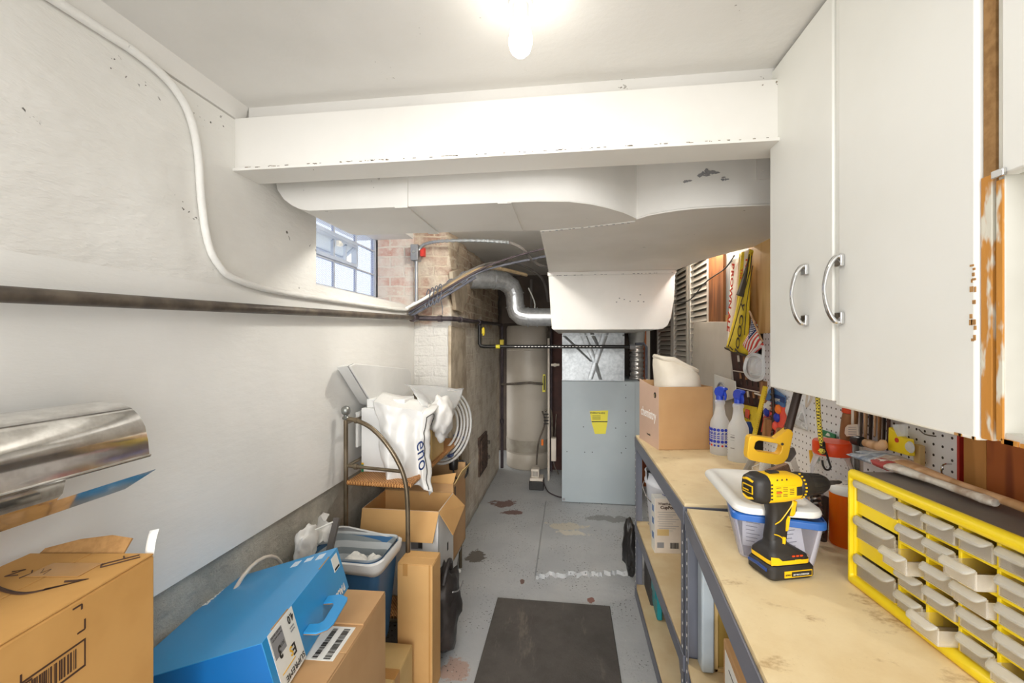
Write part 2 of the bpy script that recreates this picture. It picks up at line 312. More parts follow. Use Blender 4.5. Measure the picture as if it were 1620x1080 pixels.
# ---------------------------------------------------------------- mesh helpers
def smooth_path(pts, k=6, closed=False):
    P = [Vector(p) for p in pts]; n = len(P); out = []
    rng = range(n if closed else n-1)
    for i in rng:
        g = lambda j: P[j % n] if closed else P[max(0, min(n-1, j))]
        p0, p1, p2, p3 = g(i-1), g(i), g(i+1), g(i+2)
        for s in range(k):
            t = s/k
            out.append(.5*((2*p1)+(-p0+p2)*t+(2*p0-5*p1+4*p2-p3)*t*t+(-p0+3*p1-3*p2+p3)*t**3))
    if not closed: out.append(P[-1])
    return out
class MB:
    def __init__(s): s.v = []; s.f = []; s.m = []; s.sm = []
    def add(s, vs, fs, m=0, sm=False, X=None):
        b = len(s.v)
        for p in vs:
            p = Vector(p); s.v.append(X @ p if X else p)
        for f in fs: s.f.append([b+i for i in f]); s.m.append(m); s.sm.append(sm)
        return s
    def box(s, x0, x1, y0, y1, z0, z1, m=0, X=None):
        vs = [(x, y, z) for x in (x0, x1) for y in (y0, y1) for z in (z0, z1)]
        return s.add(vs, [(0, 1, 3, 2), (4, 6, 7, 5), (0, 4, 5, 1), (2, 3, 7, 6), (0, 2, 6, 4), (1, 5, 7, 3)], m, False, X)
    def prism(s, poly, h0, h1, ax='z', m=0, X=None, sm=False):
        n = len(poly)
        def P(a, b, h): return (a, b, h) if ax == 'z' else (h, a, b) if ax == 'x' else (a, h, b)
        vs = [P(a, b, h0) for a, b in poly]+[P(a, b, h1) for a, b in poly]
        s.add(vs, [list(range(n-1, -1, -1)), list(range(n, 2*n))], m, False, X)
        b = len(s.v)-2*n
        for i in range(n):
            j = (i+1) % n; s.f.append([b+i, b+j, b+n+j, b+n+i]); s.m.append(m); s.sm.append(sm)
        return s
    def tube(s, pts, r, seg=10, m=0, closed=False, sm_path=0, X=None, caps=True, flat=1.0):
        pts = smooth_path(pts, sm_path, closed) if sm_path else [Vector(p) for p in pts]
        n = len(pts); R = r if isinstance(r, (list, tuple)) else None
        if R and sm_path:
            L = len(R); R = [R[min(L-1, int(i/(n-1)*(L-1)))]*(1-((i/(n-1)*(L-1)) % 1))+R[min(L-1, int(i/(n-1)*(L-1))+1)]*((i/(n-1)*(L-1)) % 1) for i in range(n)]
        vs = []; prev = None
        for i in range(n):
            if closed: d = pts[(i+1) % n]-pts[i-1]
            else: d = pts[min(i+1, n-1)]-pts[max(i-1, 0)]
            d = d.normalized() if d.length > 1e-9 else Vector((0, 0, 1))
            if prev is None:
                u = d.orthogonal().normalized() if abs(d.z) > .9 else d.cross(Vector((0, 0, 1))).normalized()
            else:
                u = prev-d*prev.dot(d); u = u.normalized() if u.length > 1e-6 else d.orthogonal().normalized()
            prev = u; w = d.cross(u); rr = R[i] if R else r
            for k in range(seg):
                a = 2*math.pi*k/seg; vs.append(pts[i]+u*math.cos(a)*rr+w*math.sin(a)*rr*flat)
        fs = []
        for i in range(n if closed else n-1):
            for k in range(seg):
                a, b = i*seg+k, i*seg+(k+1) % seg; j = ((i+1) % n)*seg
                fs.append((a, b, j+(k+1) % seg, j+k))
        s.add(vs, fs, m, True, X)
        if caps and not closed:
            b = len(s.v)-n*seg
            s.f.append([b+k for k in range(seg-1, -1, -1)]); s.m.append(m); s.sm.append(False)
            s.f.append([b+(n-1)*seg+k for k in range(seg)]); s.m.append(m); s.sm.append(False)
        return s
    def lathe(s, prof, c=(0, 0, 0), seg=24, m=0, X=None, ax='z', sm=True):
        vs = []; n = len(prof)
        for r, h in prof:
            for k in range(seg):
                a = 2*math.pi*k/seg; p, q = r*math.cos(a), r*math.sin(a)
                v = (p, q, h) if ax == 'z' else (h, p, q) if ax == 'x' else (p, h, q)
                vs.append((v[0]+c[0], v[1]+c[1], v[2]+c[2]))
        fs = [(i*seg+k, i*seg+(k+1) % seg, (i+1)*seg+(k+1) % seg, (i+1)*seg+k) for i in range(n-1) for k in range(seg)]
        return s.add(vs, fs, m, sm, X)
    def cyl(s, c, r, h, seg=20, m=0, ax='z', X=None):
        return s.lathe([(0.0001, 0), (r, 0), (r, h), (0.0001, h)], c, seg, m, X, ax)
    def grid(s, fn, nu, nv, m=0, X=None, sm=True):
        vs = [fn(i/nu, j/nv) for i in range(nu+1) for j in range(nv+1)]
        fs = [(i*(nv+1)+j, (i+1)*(nv+1)+j, (i+1)*(nv+1)+j+1, i*(nv+1)+j+1) for i in range(nu) for j in range(nv)]
        return s.add(vs, fs, m, sm, X)
    def loft(s, rings, m=0, cap0=False, cap1=False, sm=True, X=None):
        n = len(rings[0]); b = len(s.v)
        s.add([p for r in rings for p in r], [(i*n+k, i*n+(k+1) % n, (i+1)*n+(k+1) % n, (i+1)*n+k) for i in range(len(rings)-1) for k in range(n)], m, sm, X)
        if cap0: s.f.append([b+k for k in range(n-1, -1, -1)]); s.m.append(m); s.sm.append(False)
        if cap1: s.f.append([b+(len(rings)-1)*n+k for k in range(n)]); s.m.append(m); s.sm.append(False)
        return s
    def jitter(s, a, sc=9):
        s.v = [Vector(p)+nz(p, sc, a) for p in s.v]; return s
    def build(s, name, mats, parent=None, local=False, base='auto', bevel=0, seg=2, solid=0, ang=40, sub=0):
        if isinstance(mats, str): mats = [mats]
        me = bpy.data.meshes.new(name)
        o = bpy.data.objects.new(name, me); COL.objects.link(o)
        if parent is not None:
            o.parent = parent
            if local: vs = s.v
            else:
                inv = root_matrix(parent).inverted(); vs = [inv @ v for v in s.v]
        elif base is None: vs = s.v
        else:
            if base == 'auto':
                xs = [v.x for v in s.v]; ys = [v.y for v in s.v]; zs = [v.z for v in s.v]
                base = Vector(((min(xs)+max(xs))/2, (min(ys)+max(ys))/2, min(zs)))
            base = Vector(base); o.location = base; vs = [v-base for v in s.v]
        me.from_pydata([tuple(v) for v in vs], [], s.f)
        for k in mats: me.materials.append(M[k])
        for p, mi, sm in zip(me.polygons, s.m, s.sm): p.material_index = mi; p.use_smooth = sm
        bm = bmesh.new(); bm.from_mesh(me); bmesh.ops.recalc_face_normals(bm, faces=bm.faces); bm.to_mesh(me); bm.free()
        me.set_sharp_from_angle(angle=math.radians(ang))
        if solid:
            md = o.modifiers.new('solid', 'SOLIDIFY'); md.thickness = solid; md.offset = 0
        if sub:
            md = o.modifiers.new('sub', 'SUBSURF'); md.levels = sub; md.render_levels = sub
        if bevel:
            md = o.modifiers.new('bevel', 'BEVEL'); md.width = bevel; md.segments = seg; md.limit_method = 'ANGLE'; md.angle_limit = math.radians(40)
        return o
def root_matrix(o):
    m = Matrix.LocRotScale(o.location, o.rotation_euler, o.scale)
    return root_matrix(o.parent) @ m if o.parent else m
def tag(o, label, cat, group=None, kind=None):
    o['label'] = label; o['category'] = cat
    if group: o['group'] = group
    if kind: o['kind'] = kind
    return o
def thing(name, label, cat, loc=(0, 0, 0), rot=(0, 0, 0), group=None):
    o = bpy.data.objects.new(name, None); COL.objects.link(o); o.empty_display_size = .05
    o.location = loc; o.rotation_euler = rot; return tag(o, label, cat, group)
def struct(o): o['kind'] = 'structure'; return o
def note(o, s): o['label'] = s; return o
def copy_tree(o, parent=None):
    c = o.copy(); COL.objects.link(c)
    if parent: c.parent = parent
    for ch in list(o.children): copy_tree(ch, c)
    return c
def text(s, origin, u, v, size, m, parent, name='lettering', depth=.0006, local=False, stretch=1, bold=0, space=1):
    """lettering whose left baseline point is origin, running along u with its height along v"""
    cu = bpy.data.curves.new('t', 'FONT'); cu.body = s; cu.size = size; cu.extrude = depth/2; cu.offset = bold; cu.space_character = space
    to = bpy.data.objects.new('t', cu); me = bpy.data.meshes.new_from_object(to)
    bpy.data.objects.remove(to)
    u = Vector(u).normalized(); v = Vector(v).normalized(); w = u.cross(v)
    X = Matrix((u*stretch, v, w)).transposed().to_4x4(); X.translation = Vector(origin)
    if not local: X = root_matrix(parent).inverted() @ X
    me.transform(X); me.materials.clear(); me.materials.append(M[m]); me.name = name
    o = bpy.data.objects.new(name, me); COL.objects.link(o); o.parent = parent; return o
def rrect(hx, hy, r, z=0, k=4, cx=0, cy=0):
    out = []
    for sx, sy, a0 in ((1, 1, 0), (-1, 1, 90), (-1, -1, 180), (1, -1, 270)):
        for i in range(k+1):
            a = math.radians(a0+90*i/k); out.append(Vector((cx+sx*(hx-r)+r*math.cos(a), cy+sy*(hy-r)+r*math.sin(a), z)))
    return out
def rot(z=0, x=0, y=0, at=(0, 0, 0)):
    return Matrix.Translation(Vector(at)) @ Matrix.Rotation(math.radians(z), 4, 'Z') @ Matrix.Rotation(math.radians(y), 4, 'Y') @ Matrix.Rotation(math.radians(x), 4, 'X')
def nz(p, s=8, a=.01, o=0):
    p = Vector(p); return noise.noise_vector(p*s+Vector((o, o*2, o*3)))*a
def barcode(o, u, v, w, h, parent, m='ink', local=True, seed=1):
    rnd = random.Random(seed); b = MB(); u = Vector(u).normalized(); v = Vector(v).normalized(); n = u.cross(v); x = 0
    while x < w:
        t = rnd.choice((.006, .012, .02))*w
        q = [Vector(o)+u*x, Vector(o)+u*(x+t), Vector(o)+u*(x+t)+v*h, Vector(o)+u*x+v*h]
        b.add(q+[p+n*.0006 for p in q], [(3, 2, 1, 0), (4, 5, 6, 7), (0, 1, 5, 4), (1, 2, 6, 5), (2, 3, 7, 6), (3, 0, 4, 7)])
        x += t+rnd.choice((.008, .015, .024))*w
    return b.build('barcode', m, parent, local)
def patch(o, u, v, w, h, m, parent, name='label_patch', t=.0008, local=True):
    u = Vector(u).normalized(); v = Vector(v).normalized(); n = u.cross(v); o = Vector(o)
    q = [o, o+u*w, o+u*w+v*h, o+v*h]
    return MB().add(q+[p+n*t for p in q], [(3, 2, 1, 0), (4, 5, 6, 7), (0, 1, 5, 4), (1, 2, 6, 5), (2, 3, 7, 6), (3, 0, 4, 7)]).build(name, m, parent, local)

# ---------------------------------------------------------------- the room
b = MB(); n1, n2 = 2, 2
b.box(-1.45, 1.7, -.15, 6.0, -.08, 0)
struct(b.build('floor', 'floor', base=None))
def slab():
    rnd = random.Random(4); b = MB(); e = []
    N = 46; x0, x1 = -.2, .40
    for i in range(N+1):
        t = i/N; e.append((x0+(x1-x0)*t, 2.70+.10*t+rnd.uniform(-.022, .022)))
    lo = [(x-.0, y-.018+rnd.uniform(-.012, .006)) for x, y in e]
    top = [Vector((x, y, .016)) for x, y in e]; bot = [Vector((x, y, 0)) for x, y in lo]
    vs = top+bot+[Vector((x, 3.95, .016)) for x, y in e]
    m = N+1
    b.add(vs, [(i, i+1, m+i+1, m+i) for i in range(N)]); b.add(vs, [(i, i+1, 2*m+i+1, 2*m+i) for i in range(N)]); b.add([(x0, 2.7, .016), (x0, 3.95, .016), (x0-.012, 3.95, 0), (x0-.012, 2.69, 0)], [(0, 1, 2, 3)])
    b.box(.40, 1.0, 2.84, 3.95, 0, .016); b.box(x0, 1.0, 3.95, 5.6, 0, .016)
    o = struct(b.build('trim_1', 'floor', base=None)); return o
slab()
M['floor'].name
b = MB()
b.box(-1.45, 1.2, .25, 5.9, 2.2, 2.3)
struct(b.build('ceiling', 'ceiling', base=None))
# left wall: painted coat over a bare foundation, window recess beyond Y 1.69
b = MB()
b.box(-1.45, -1.04, -.15, 1.69, 1.62, 2.146); b.box(-1.45, -1.04, -.15, 2.846, .805, 1.62, 1)
b.prism([(-1.04, 1.62), (-1.04, 1.685), (-1.32, 1.755), (-1.45, 1.755), (-1.45, 1.62)], 1.69, 2.846, 'y')
b.box(-1.345, -1.30, 2.846, 5.9, 1.0, 2.2)
struct(b.build('wall_left', ['wall', 'wall_smooth'], base=None))
b = MB(); b.box(-1.45, -1.052, -.15, 2.846, 0, .805); struct(b.build('wall_left_foundation', 'concrete', base=None))
b = MB(); b.box(-1.45, -1.046, -.15, 2.85, 2.146, 2.2); b.prism([(-1.046, 2.2), (-1.046, 2.15), (-1.036, 2.15), (-1.02, 2.2)], -.15, 1.28, 'y')
struct(b.build('trim_2', 'ceiling', base=None))
b = MB(); b.box(-1.02, .88, 1.28, 1.33, 2.15, 2.2); struct(b.build('trim_3', 'ceiling', base=None))
# brick jamb of the window recess
b = MB(); b.box(-1.345, -1.042, 2.846, 2.95, 1.66, 2.2); struct(b.build('wall_window_jamb', 'brick_front', base=None, bevel=.006))
# chimney breast, slightly uneven
def chimney():
    bm = bmesh.new(); bmesh.ops.create_cube(bm, size=1)
    for v in bm.verts: v.co = Vector((-1.045+v.co.x*.51, 3.88+v.co.y*2.06, 1.1+v.co.z*2.2))
    bmesh.ops.subdivide_edges(bm, edges=bm.edges, cuts=34, use_grid_fill=True)
    for v in bm.verts:
        up = max(0, min(1, (v.co.z-1.55)/.2)); a = .006+.022*up
        d = noise.noise_vector(v.co*7)*a+noise.noise_vector(v.co*22)*a*.6
        v.co += Vector((d.x-.6*a*up, d.y+.8*a*up, 0))
    me = bpy.data.meshes.new('wall_chimney')
    bm.normal_update()
    for f in bm.faces: f.material_index = 0 if f.normal.y < -.7 else 1; f.smooth = True
    bm.to_mesh(me); bm.free(); me.materials.append(M['brick_chimney']); me.materials.append(M['brick_side'])
    o = bpy.data.objects.new('wall_chimney', me); COL.objects.link(o); struct(o)
chimney()
# smooth parged strip down the near corner of the chimney
b = MB()
def strip_edge(t): return -.0
b.prism([(2.831, 1.555), (3.240, 1.546), (3.281, 1.158), (3.366, 0.652), (3.366, 0.154), (2.831, 0.143)], -.80, -.779, 'x')
b.prism([(2.846, 1.916), (3.011, 1.965), (3.217, 1.927), (3.298, 1.792), (3.120, 1.658), (2.943, 1.669)], -.80, -.772, 'x')
struct(b.build('wall_chimney_parging', 'plaster', base=None, bevel=.004))
# right and back walls
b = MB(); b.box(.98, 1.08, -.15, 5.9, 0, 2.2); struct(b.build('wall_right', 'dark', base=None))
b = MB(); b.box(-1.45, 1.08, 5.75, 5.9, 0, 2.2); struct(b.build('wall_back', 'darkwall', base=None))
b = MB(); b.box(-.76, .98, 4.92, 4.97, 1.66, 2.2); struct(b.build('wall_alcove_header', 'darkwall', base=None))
# painted steel beam across the room
b = MB(); b.box(-1.045, .98, 1.247, 1.345, 1.99, 2.15); b.box(-1.045, .98, 1.236, 1.352, 1.982, 1.991)
rnd = random.Random(3)
for i in range(110):
    x = -1.0+rnd.random()**1.25*1.9; w = rnd.uniform(.002, .011); zz = 1.9905+rnd.uniform(-.001, .0015)
    b.box(x, x+w, 1.2352, 1.2362, zz-rnd.uniform(.0008, .002), zz, 1)
tag(b.build('ceiling_beam', ['beam', 'beamchip'], base=None), 'white painted steel beam crossing the room under the ceiling', 'beam')['kind'] = 'structure'

# ---------------------------------------------------------------- glass block window with hopper vent
win = bpy.data.objects.new('window_1', None); COL.objects.link(win); win.location = (-1.32, 2.2, 1.755); struct(win)
ys = [1.56, 1.815, 2.07, 2.325, 2.58, 2.835]; zs = [1.755, 1.905, 2.065, 2.2]
for i in range(5):
    for j in range(3):
        if j == 1 and i in (2, 3): continue
        b = MB(); b.box(-1.332, -1.322, ys[i]+.004, ys[i+1]-.004, zs[j]+.004, zs[j+1]-.004)
        b.build('glass_block', 'glassblock', win, bevel=.006)
b = MB()
for y in ys: b.box(-1.336, -1.318, y-.004, y+.004, 1.755, 2.2)
for z in zs: b.box(-1.336, -1.318, 1.56, 2.835, z-.004, z+.004)
b.box(-1.345, -1.31, 2.835, 2.85, 1.74, 2.2)
b.build('mortar_joint', 'joint', win)
def frame4(b, y0, y1, z0, z1, t, x0, x1, X=None):
    b.box(x0, x1, y0, y1, z0, z0+t, 0, X); b.box(x0, x1, y0, y1, z1-t, z1, 0, X)
    b.box(x0, x1, y0, y0+t, z0+t, z1-t, 0, X); b.box(x0, x1, y1-t, y1, z0+t, z1-t, 0, X)
b = MB(); frame4(b, 2.075, 2.575, 1.91, 2.06, .018, -1.34, -1.305); b.box(-1.34, -1.325, 2.32, 2.335, 1.92, 2.05)
b.box(-1.34, -1.325, 2.46, 2.475, 1.92, 2.05); vf = b.build('vent_frame', 'sash', win)
X = rot(0, 0, 0, (-1.305, 0, 2.045)) @ Matrix.Rotation(math.radians(52), 4, 'Y')
b = MB(); frame4(b, 2.085, 2.565, -.13, 0, .016, -.012, .012, X); b.build('vent_sash', 'sash', win)
b = MB(); b.box(-.003, .003, 2.10, 2.55, -.116, -.014, 0, X); b.build('vent_pane', 'glass', win)
b = MB(); b.box(-1.30, -1.285, 2.31, 2.34, 1.99, 2.02); b.cyl((-1.285, 2.325, 2.0), .008, .012, 10, 0, 'x'); b.build('vent_latch', 'whitepaint', win)

# ---------------------------------------------------------------- ceiling lamp and two added fill bulbs
L = thing('ceiling_bulb', 'lit bare white bulb in a white socket on the ceiling', 'light bulb', (-.104, .94, 2.2))
MB().lathe([(.0001, .0), (.046, 0), (.044, -.006), (.028, -.012), (.026, -.022), (.0001, -.022)], seg=28).build('socket', 'porcelain', L, True)
MB().lathe([(.0001, -.02), (.0165, -.02), (.0175, -.045), (.0175, -.052), (.0001, -.052)], seg=24).build('bulb_base', 'porcelain', L, True)
MB().lathe([(.0001, -.133), (.012, -.130), (.021, -.121), (.0255, -.106), (.025, -.09), (.0205, -.07), (.018, -.053), (.0001, -.053)], seg=12).build('bulb_glass', 'bulb', L, True)
for (x, y, lab) in ((-.36, 2.05, 'first added fill bulb on the ceiling hidden behind the duct near the window'), (.84, 2.75, 'second added fill bulb on the ceiling hidden between the duct and the right wall')):  # bulbs added out of sight to brighten the far half
    L2 = thing('ceiling_bulb', lab, 'light bulb', (x, y, 2.2))
    MB().lathe([(.0001, .0), (.046, 0), (.044, -.006), (.028, -.012), (.026, -.022), (.0001, -.022)], seg=20).build('socket', 'porcelain', L2, True)
    MB().lathe([(.0001, -.133), (.012, -.130), (.021, -.121), (.0255, -.106), (.025, -.09), (.0205, -.07), (.018, -.02), (.0001, -.02)], seg=12).build('bulb_glass', 'bulb_fill', L2, True)

# ---------------------------------------------------------------- ducts
D = thing('heating_duct', 'white painted sheet metal heating duct under the ceiling behind the beam', 'duct', (.27, 2.9, 1.53))
prof = [(-1.035, 2.15), (-1.045+.012, 2.04), (-1.02, 1.985), (-.995, 1.95), (-.965, 1.928), (-.935, 1.914), (-.90, 1.907), (-.21, 1.907), (-.21, 2.15)]
MB().prism(prof, 1.42, 1.775, 'y').build('left_branch', 'duct', D)
pl = [(-.215, 1.413), (-.10, 1.416), (0, 1.432), (.07, 1.468), (.128, 1.515), (.19, 1.58), (.249, 1.663), (.285, 1.622), (.332, 1.592), (.38, 1.57), (.43, 1.558), (.52, 1.551), (.975, 1.551),
      (.975, 2.08), (.92, 2.17), (.83, 2.35), (.743, 2.58), (.70, 2.80), (.672, 2.96), (.672, 3.6), (-.132, 3.6), (-.132, 2.87), (-.117, 1.80), (-.215, 1.777)]
MB().prism(pl, 1.907, 2.15, 'z').build('trunk', 'duct', D, ang=25)
b = MB()   # raised seams and joint straps
for x in (-.585, -.232): MB().box(x, x+.045, 1.414, 1.42, 1.902, 2.13).box(x, x+.045, 1.418, 1.775, 1.902, 1.909).build('joint_strap', 'duct', D)
b.tube([(.249, 1.664, 1.905), (.285, 1.62, 1.905), (.332, 1.590, 1.905), (.38, 1.568, 1.905), (.43, 1.556, 1.905), (.52, 1.549, 1.905), (.97, 1.549, 1.905)], .004, 6); b.build('seam', 'duct', D); b = MB()
b.tube([(-.2, 1.412, 1.906), (-.10, 1.415, 1.906), (0, 1.431, 1.906), (.07, 1.467, 1.906), (.128, 1.514, 1.906), (.19, 1.579, 1.906), (.249, 1.662, 1.906)], .0025, 6); b.build('seam', 'duct', D); b = MB()
b.tube([(-.117, 1.80, 1.905), (.06, 1.765, 1.905), (.249, 1.70, 1.905)], .0025, 6); b.build('seam', 'duct', D); b = MB()
b.box(.62, .66, 1.545, 1.552, 1.99, 2.10); b.cyl((.64, 1.54, 2.02), .005, .006, 8, 0, 'y')
b.build('hanger_strap', 'duct', D)
pp = [(-.136, 1.907), (-.118, 1.60), (-.112, 1.535), (-.10, 1.527), (.57, 1.527), (.60, 1.532), (.628, 1.552), (.648, 1.60), (.664, 1.70), (.672, 1.80), (.674, 1.907)]
MB().prism(pp, 2.90, 4.35, 'y').build('plenum_drop', 'duct', D, ang=25, bevel=.004)
b = MB(); b.box(-.14, .676, 2.889, 2.90, 1.884, 1.907); b.build('plenum_flange', 'duct', D, bevel=.002)
# chipped paint spots on the duct, real flakes of bare grey metal
b = MB(); rnd = random.Random(9)
for cx, cz, n, s in ((.47, 2.02, 9, .016), (.40, 2.0, 4, .009), (.52, 1.995, 5, .007)):
    for i in range(n):
        x = cx+rnd.gauss(0, s*1.2); z = cz+rnd.gauss(0, s*.35); w, h = rnd.uniform(.3, .9)*s, rnd.uniform(.2, .5)*s
        yy = 1.551+max(0, (.50-x))*.12
        b.prism([(x-w, z), (x-w*.3, z+h), (x+w*.6, z+h*.7), (x+w, z-h*.2), (x, z-h)], yy-.003, yy+.004, 'y')
for i in range(26):
    x = rnd.uniform(-.1, .66); w = rnd.uniform(.003, .014); b.box(x, x+w, 2.887, 2.89, 1.883+(x*.006), 1.886+x*.006)
for i in range(7):
    x, z = rnd.uniform(.30, .55), rnd.uniform(1.70, 1.75); b.box(x, x+.008, 2.896, 2.9, z, z+.006)
for i in range(14):
    t = i/14+rnd.uniform(0, .04); b.box(-.117+.36*t, -.117+.36*t+.01, 1.80-.1*t, 1.802-.1*t, 1.9005, 1.903)
b.build('chipped_paint', 'greyink', D)

# ---------------------------------------------------------------- pipes, conduit and cables
P1 = thing('iron_gas_pipe', 'long dark iron pipe running along the left wall with valves at the chimney', 'pipe', (-1.0, .6, 1.53))
MB().tube([(-1.0, -.8, 1.485), (-1.0, .65, 1.534), (-1.0, 1.1, 1.549), (-1.0, 2.72, 1.603)], .0155, 14).build('pipe_run', 'iron', P1)
MB().tube([(-1.0, 2.70, 1.602), (-1.0, 2.76, 1.605)], .026, 12).build('coupling', 'iron_dark', P1)
MB().tube([(-1.0, 2.76, 1.605), (-.93, 2.80, 1.603), (-.76, 2.80, 1.60), (-.752, 2.84, 1.60), (-.75, 3.63, 1.612), (-.75, 4.8, 1.64)], .016, 12).build('pipe_run', 'iron_dark', P1)
for a, c, r_ in (((-.86, 2.80, 1.602), (-.83, 2.80, 1.602), .022), ((-.752, 3.57, 1.611), (-.752, 3.69, 1.613), .024), ((-.75, 2.95, 1.602), (-.75, 2.98, 1.602), .021)): MB().tube([a, c], r_, 10).build('fitting', 'iron_dark', P1)
MB().tube([(-.75, 3.63, 1.61), (-.75, 3.63, 1.43), (-.74, 3.63, 1.412), (-.71, 3.63, 1.407), (.50, 3.63, 1.407)], .015, 12).build('drop_pipe', 'black', P1)
MB().tube([(.49, 3.63, 1.407), (.53, 3.63, 1.407)], .022, 10).build('elbow', 'greyink', P1)
b = MB(); b.box(-.765, -.735, 3.6, 3.625, 1.60, 1.63); b.box(-.727, -.705, 3.61, 3.64, 1.515, 1.56); b.cyl((-.716, 3.625, 1.50), .008, .07, 8); b.build('yellow_valve', 'yellow', P1)
b = MB(); b.tube([(-.61, 3.63, 1.407), (-.575, 3.63, 1.407)], .0175, 10); b.build('yellow_tag', 'yellow_sticker', P1)
b = MB()
for i in range(26): b.box(-.45+i*.028, -.45+i*.028+.016, 3.613, 3.616, 1.405, 1.411)
b.build('printed_marks', 'whiteink', P1)
P2 = thing('brown_water_pipe', 'brown pipe descending beside the water heater and crossing its front', 'pipe', (-.752, 4.78, .1))
MB().tube([(-.735, 4.78, 1.62), (-.735, 4.78, .05)], .017, 10).build('riser', 'iron_dark', P2)
MB().tube([(-.735, 4.74, .98), (-.60, 4.74, .985), (-.42, 4.74, 1.0), (-.28, 4.72, .99)], .013, 10).build('cross_pipe', 'iron', P2)
b = MB(); b.box(-.755, -.715, 4.755, 4.80, 1.40, 1.47); b.build('yellow_valve', 'yellow', P2)
MB().tube([(-.735, 4.775, .55), (-.735, 4.775, .59)], .024, 10).build('coupling', 'iron_dark', P2)
# painted conduit on the left wall
cp = [(-1.028, -.5, 2.11), (-1.028, .753, 2.138), (-1.028, .898, 2.142), (-1.028, .98, 2.132), (-1.028, 1.03, 2.11), (-1.028, 1.07, 2.065), (-1.028, 1.095, 1.98), (-1.028, 1.108, 1.843), (-1.028, 1.13, 1.735), (-1.028, 1.165, 1.68), (-1.028, 1.23, 1.645), (-1.028, 1.437, 1.628), (-1.028, 1.992, 1.634), (-1.028, 2.56, 1.645), (-1.022, 2.68, 1.66), (-.99, 2.72, 1.70)]
tag(MB().tube(cp, .0105, 10, sm_path=5).build('painted_conduit', 'wall'), 'white painted conduit curving down the left wall from the ceiling corner', 'conduit')
J = thing('junction_box', 'small grey metal electrical box above a conduit in the brick corner', 'electrical box', (-1.0, 2.8, 1.99))
b = MB(); b.box(-1.035, -.985, 2.76, 2.835, 1.985, 2.09); b.build('box_body', 'emt', J, bevel=.004)
MB().cyl((-1.01, 2.762, 2.04), .01, -.01, 10, 0, 'y').build('cover_screw', 'chrome', J)
b = MB(); b.box(-.975, -.95, 2.78, 2.82, 2.015, 2.07); b.build('red_tag', 'red', J)
tag(MB().tube([(-1.008, 2.80, 1.985), (-1.008, 2.80, 1.70), (-1.0, 2.79, 1.66)], .0115, 10).build('corner_conduit', 'emt'), 'straight grey conduit dropping from the electrical box in the brick corner', 'conduit')
b = MB(); pts = smooth_path([(-.985, 2.79, 2.06), (-.93, 2.75, 2.085), (-.80, 2.7, 2.09), (-.55, 2.7, 2.085), (-.38, 2.75, 2.08)], 26); R = [.0105+.0022*math.sin(i*1.6) for i in range(len(pts))]
tag(b.tube(pts, R, 8).build('armoured_cable', 'bx'), 'ribbed metal armoured cable under the duct beside the chimney top', 'cable')
tag(MB().tube([(-.38, 2.75, 2.08), (-.30, 2.8, 2.05), (-.24, 2.9, 1.99), (-.19, 3.0, 1.97), (-.12, 3.1, 1.98)], .011, 8, sm_path=5).build('flexible_cable', 'wiregrey'), 'grey flexible cable dropping from the end of the armoured cable to the duct', 'cable')
B0, B1 = Vector((-1.02, 2.70, 1.66)), Vector((-.60, 2.78, 1.91))
tag(MB().tube([B0+Vector((-.01, -.03, 0)), B0.lerp(B1, .22)+Vector((0, -.035, 0)), B0.lerp(B1, .40)+Vector((0, -.01, .012))], .010, 8, sm_path=5).build('white_cable', 'paper'), 'white cable at the near end of the bundle on the window sill', 'cable')
def cable(name, label, off, m, r, extra):
    pts = [B0+Vector(off)+Vector((0, 0, -.01)), B0.lerp(B1, .5)+Vector(off)*1.2+Vector((0, -.02, -.005)), B1+Vector(off)]+[Vector(p) for p in extra]
    tag(MB().tube(pts, r, 8, sm_path=6).build(name, m), label, 'cable', 'cables strung past the chimney')
cable('tan_cable', 'tan cable, thickest of the bundle strung past the chimney', (0, 0, .0), 'wiretan', .013, [(-.50, 3.0, 1.96), (-.32, 3.3, 1.955)])
cable('upper_grey_cable', 'grey cable on top of the bundle arching over the flue pipe', (0, .015, .02), 'wiregrey', .010, [(-.50, 3.0, 2.0), (-.38, 3.3, 2.04), (-.22, 3.6, 1.97), (-.18, 3.8, 1.80)])
cable('blue_cable', 'dark blue cable along the underside of the bundle by the chimney', (0, -.01, -.022), 'wire', .008, [(-.45, 2.85, 1.95), (-.13, 2.9, 2.02)])
cable('black_cable', 'thin black cable rising from the bundle to the duct', (.01, -.02, -.008), 'iron_dark', .007, [(-.40, 2.8, 1.985), (-.14, 2.8, 2.05)])

cable('violet_cable', 'violet grey cable lowest in the bundle by the wall corner', (0, .0, -.042), 'wire', .009, [])
b = MB()
for k in range(4):
    c = B0.lerp(B1, .30+k*.06); q = [c+Vector((.03*math.cos(a)*.5, -.035-.01*k*.3+.03*math.sin(a)*.4, .058*math.sin(a)-.012-k*.004+.02*math.cos(a))) for a in [i*math.pi/7 for i in range(14)]]
    b.tube(q, .0036, 6, closed=True)
for t in (.62, .82):
    c = B0.lerp(B1, t); q = [c+Vector((.03*math.cos(a), .034*math.sin(a)-.01, .042*math.sin(a))) for a in [i*math.pi/6 for i in range(12)]]; b.tube(q, .0038, 6, closed=True)
c = B0.lerp(B1, .42); b.tube([c+Vector((.02, 0, -.03)), c+Vector((.03, .01, -.09)), c+Vector((.028, .02, -.14))], .003, 6, sm_path=4)
tag(b.build('coiled_wire', 'wire'), 'loose blue grey wire coiled around the cable bundle by the chimney', 'wire')
tag(MB().tube([(-.36, 3.9, 1.93), (-.30, 3.88, 1.78), (-.33, 3.86, 1.66)], .006, 6, sm_path=4).build('hanging_wire', 'paper'), 'short pale wire hanging behind the flue elbow', 'wire')
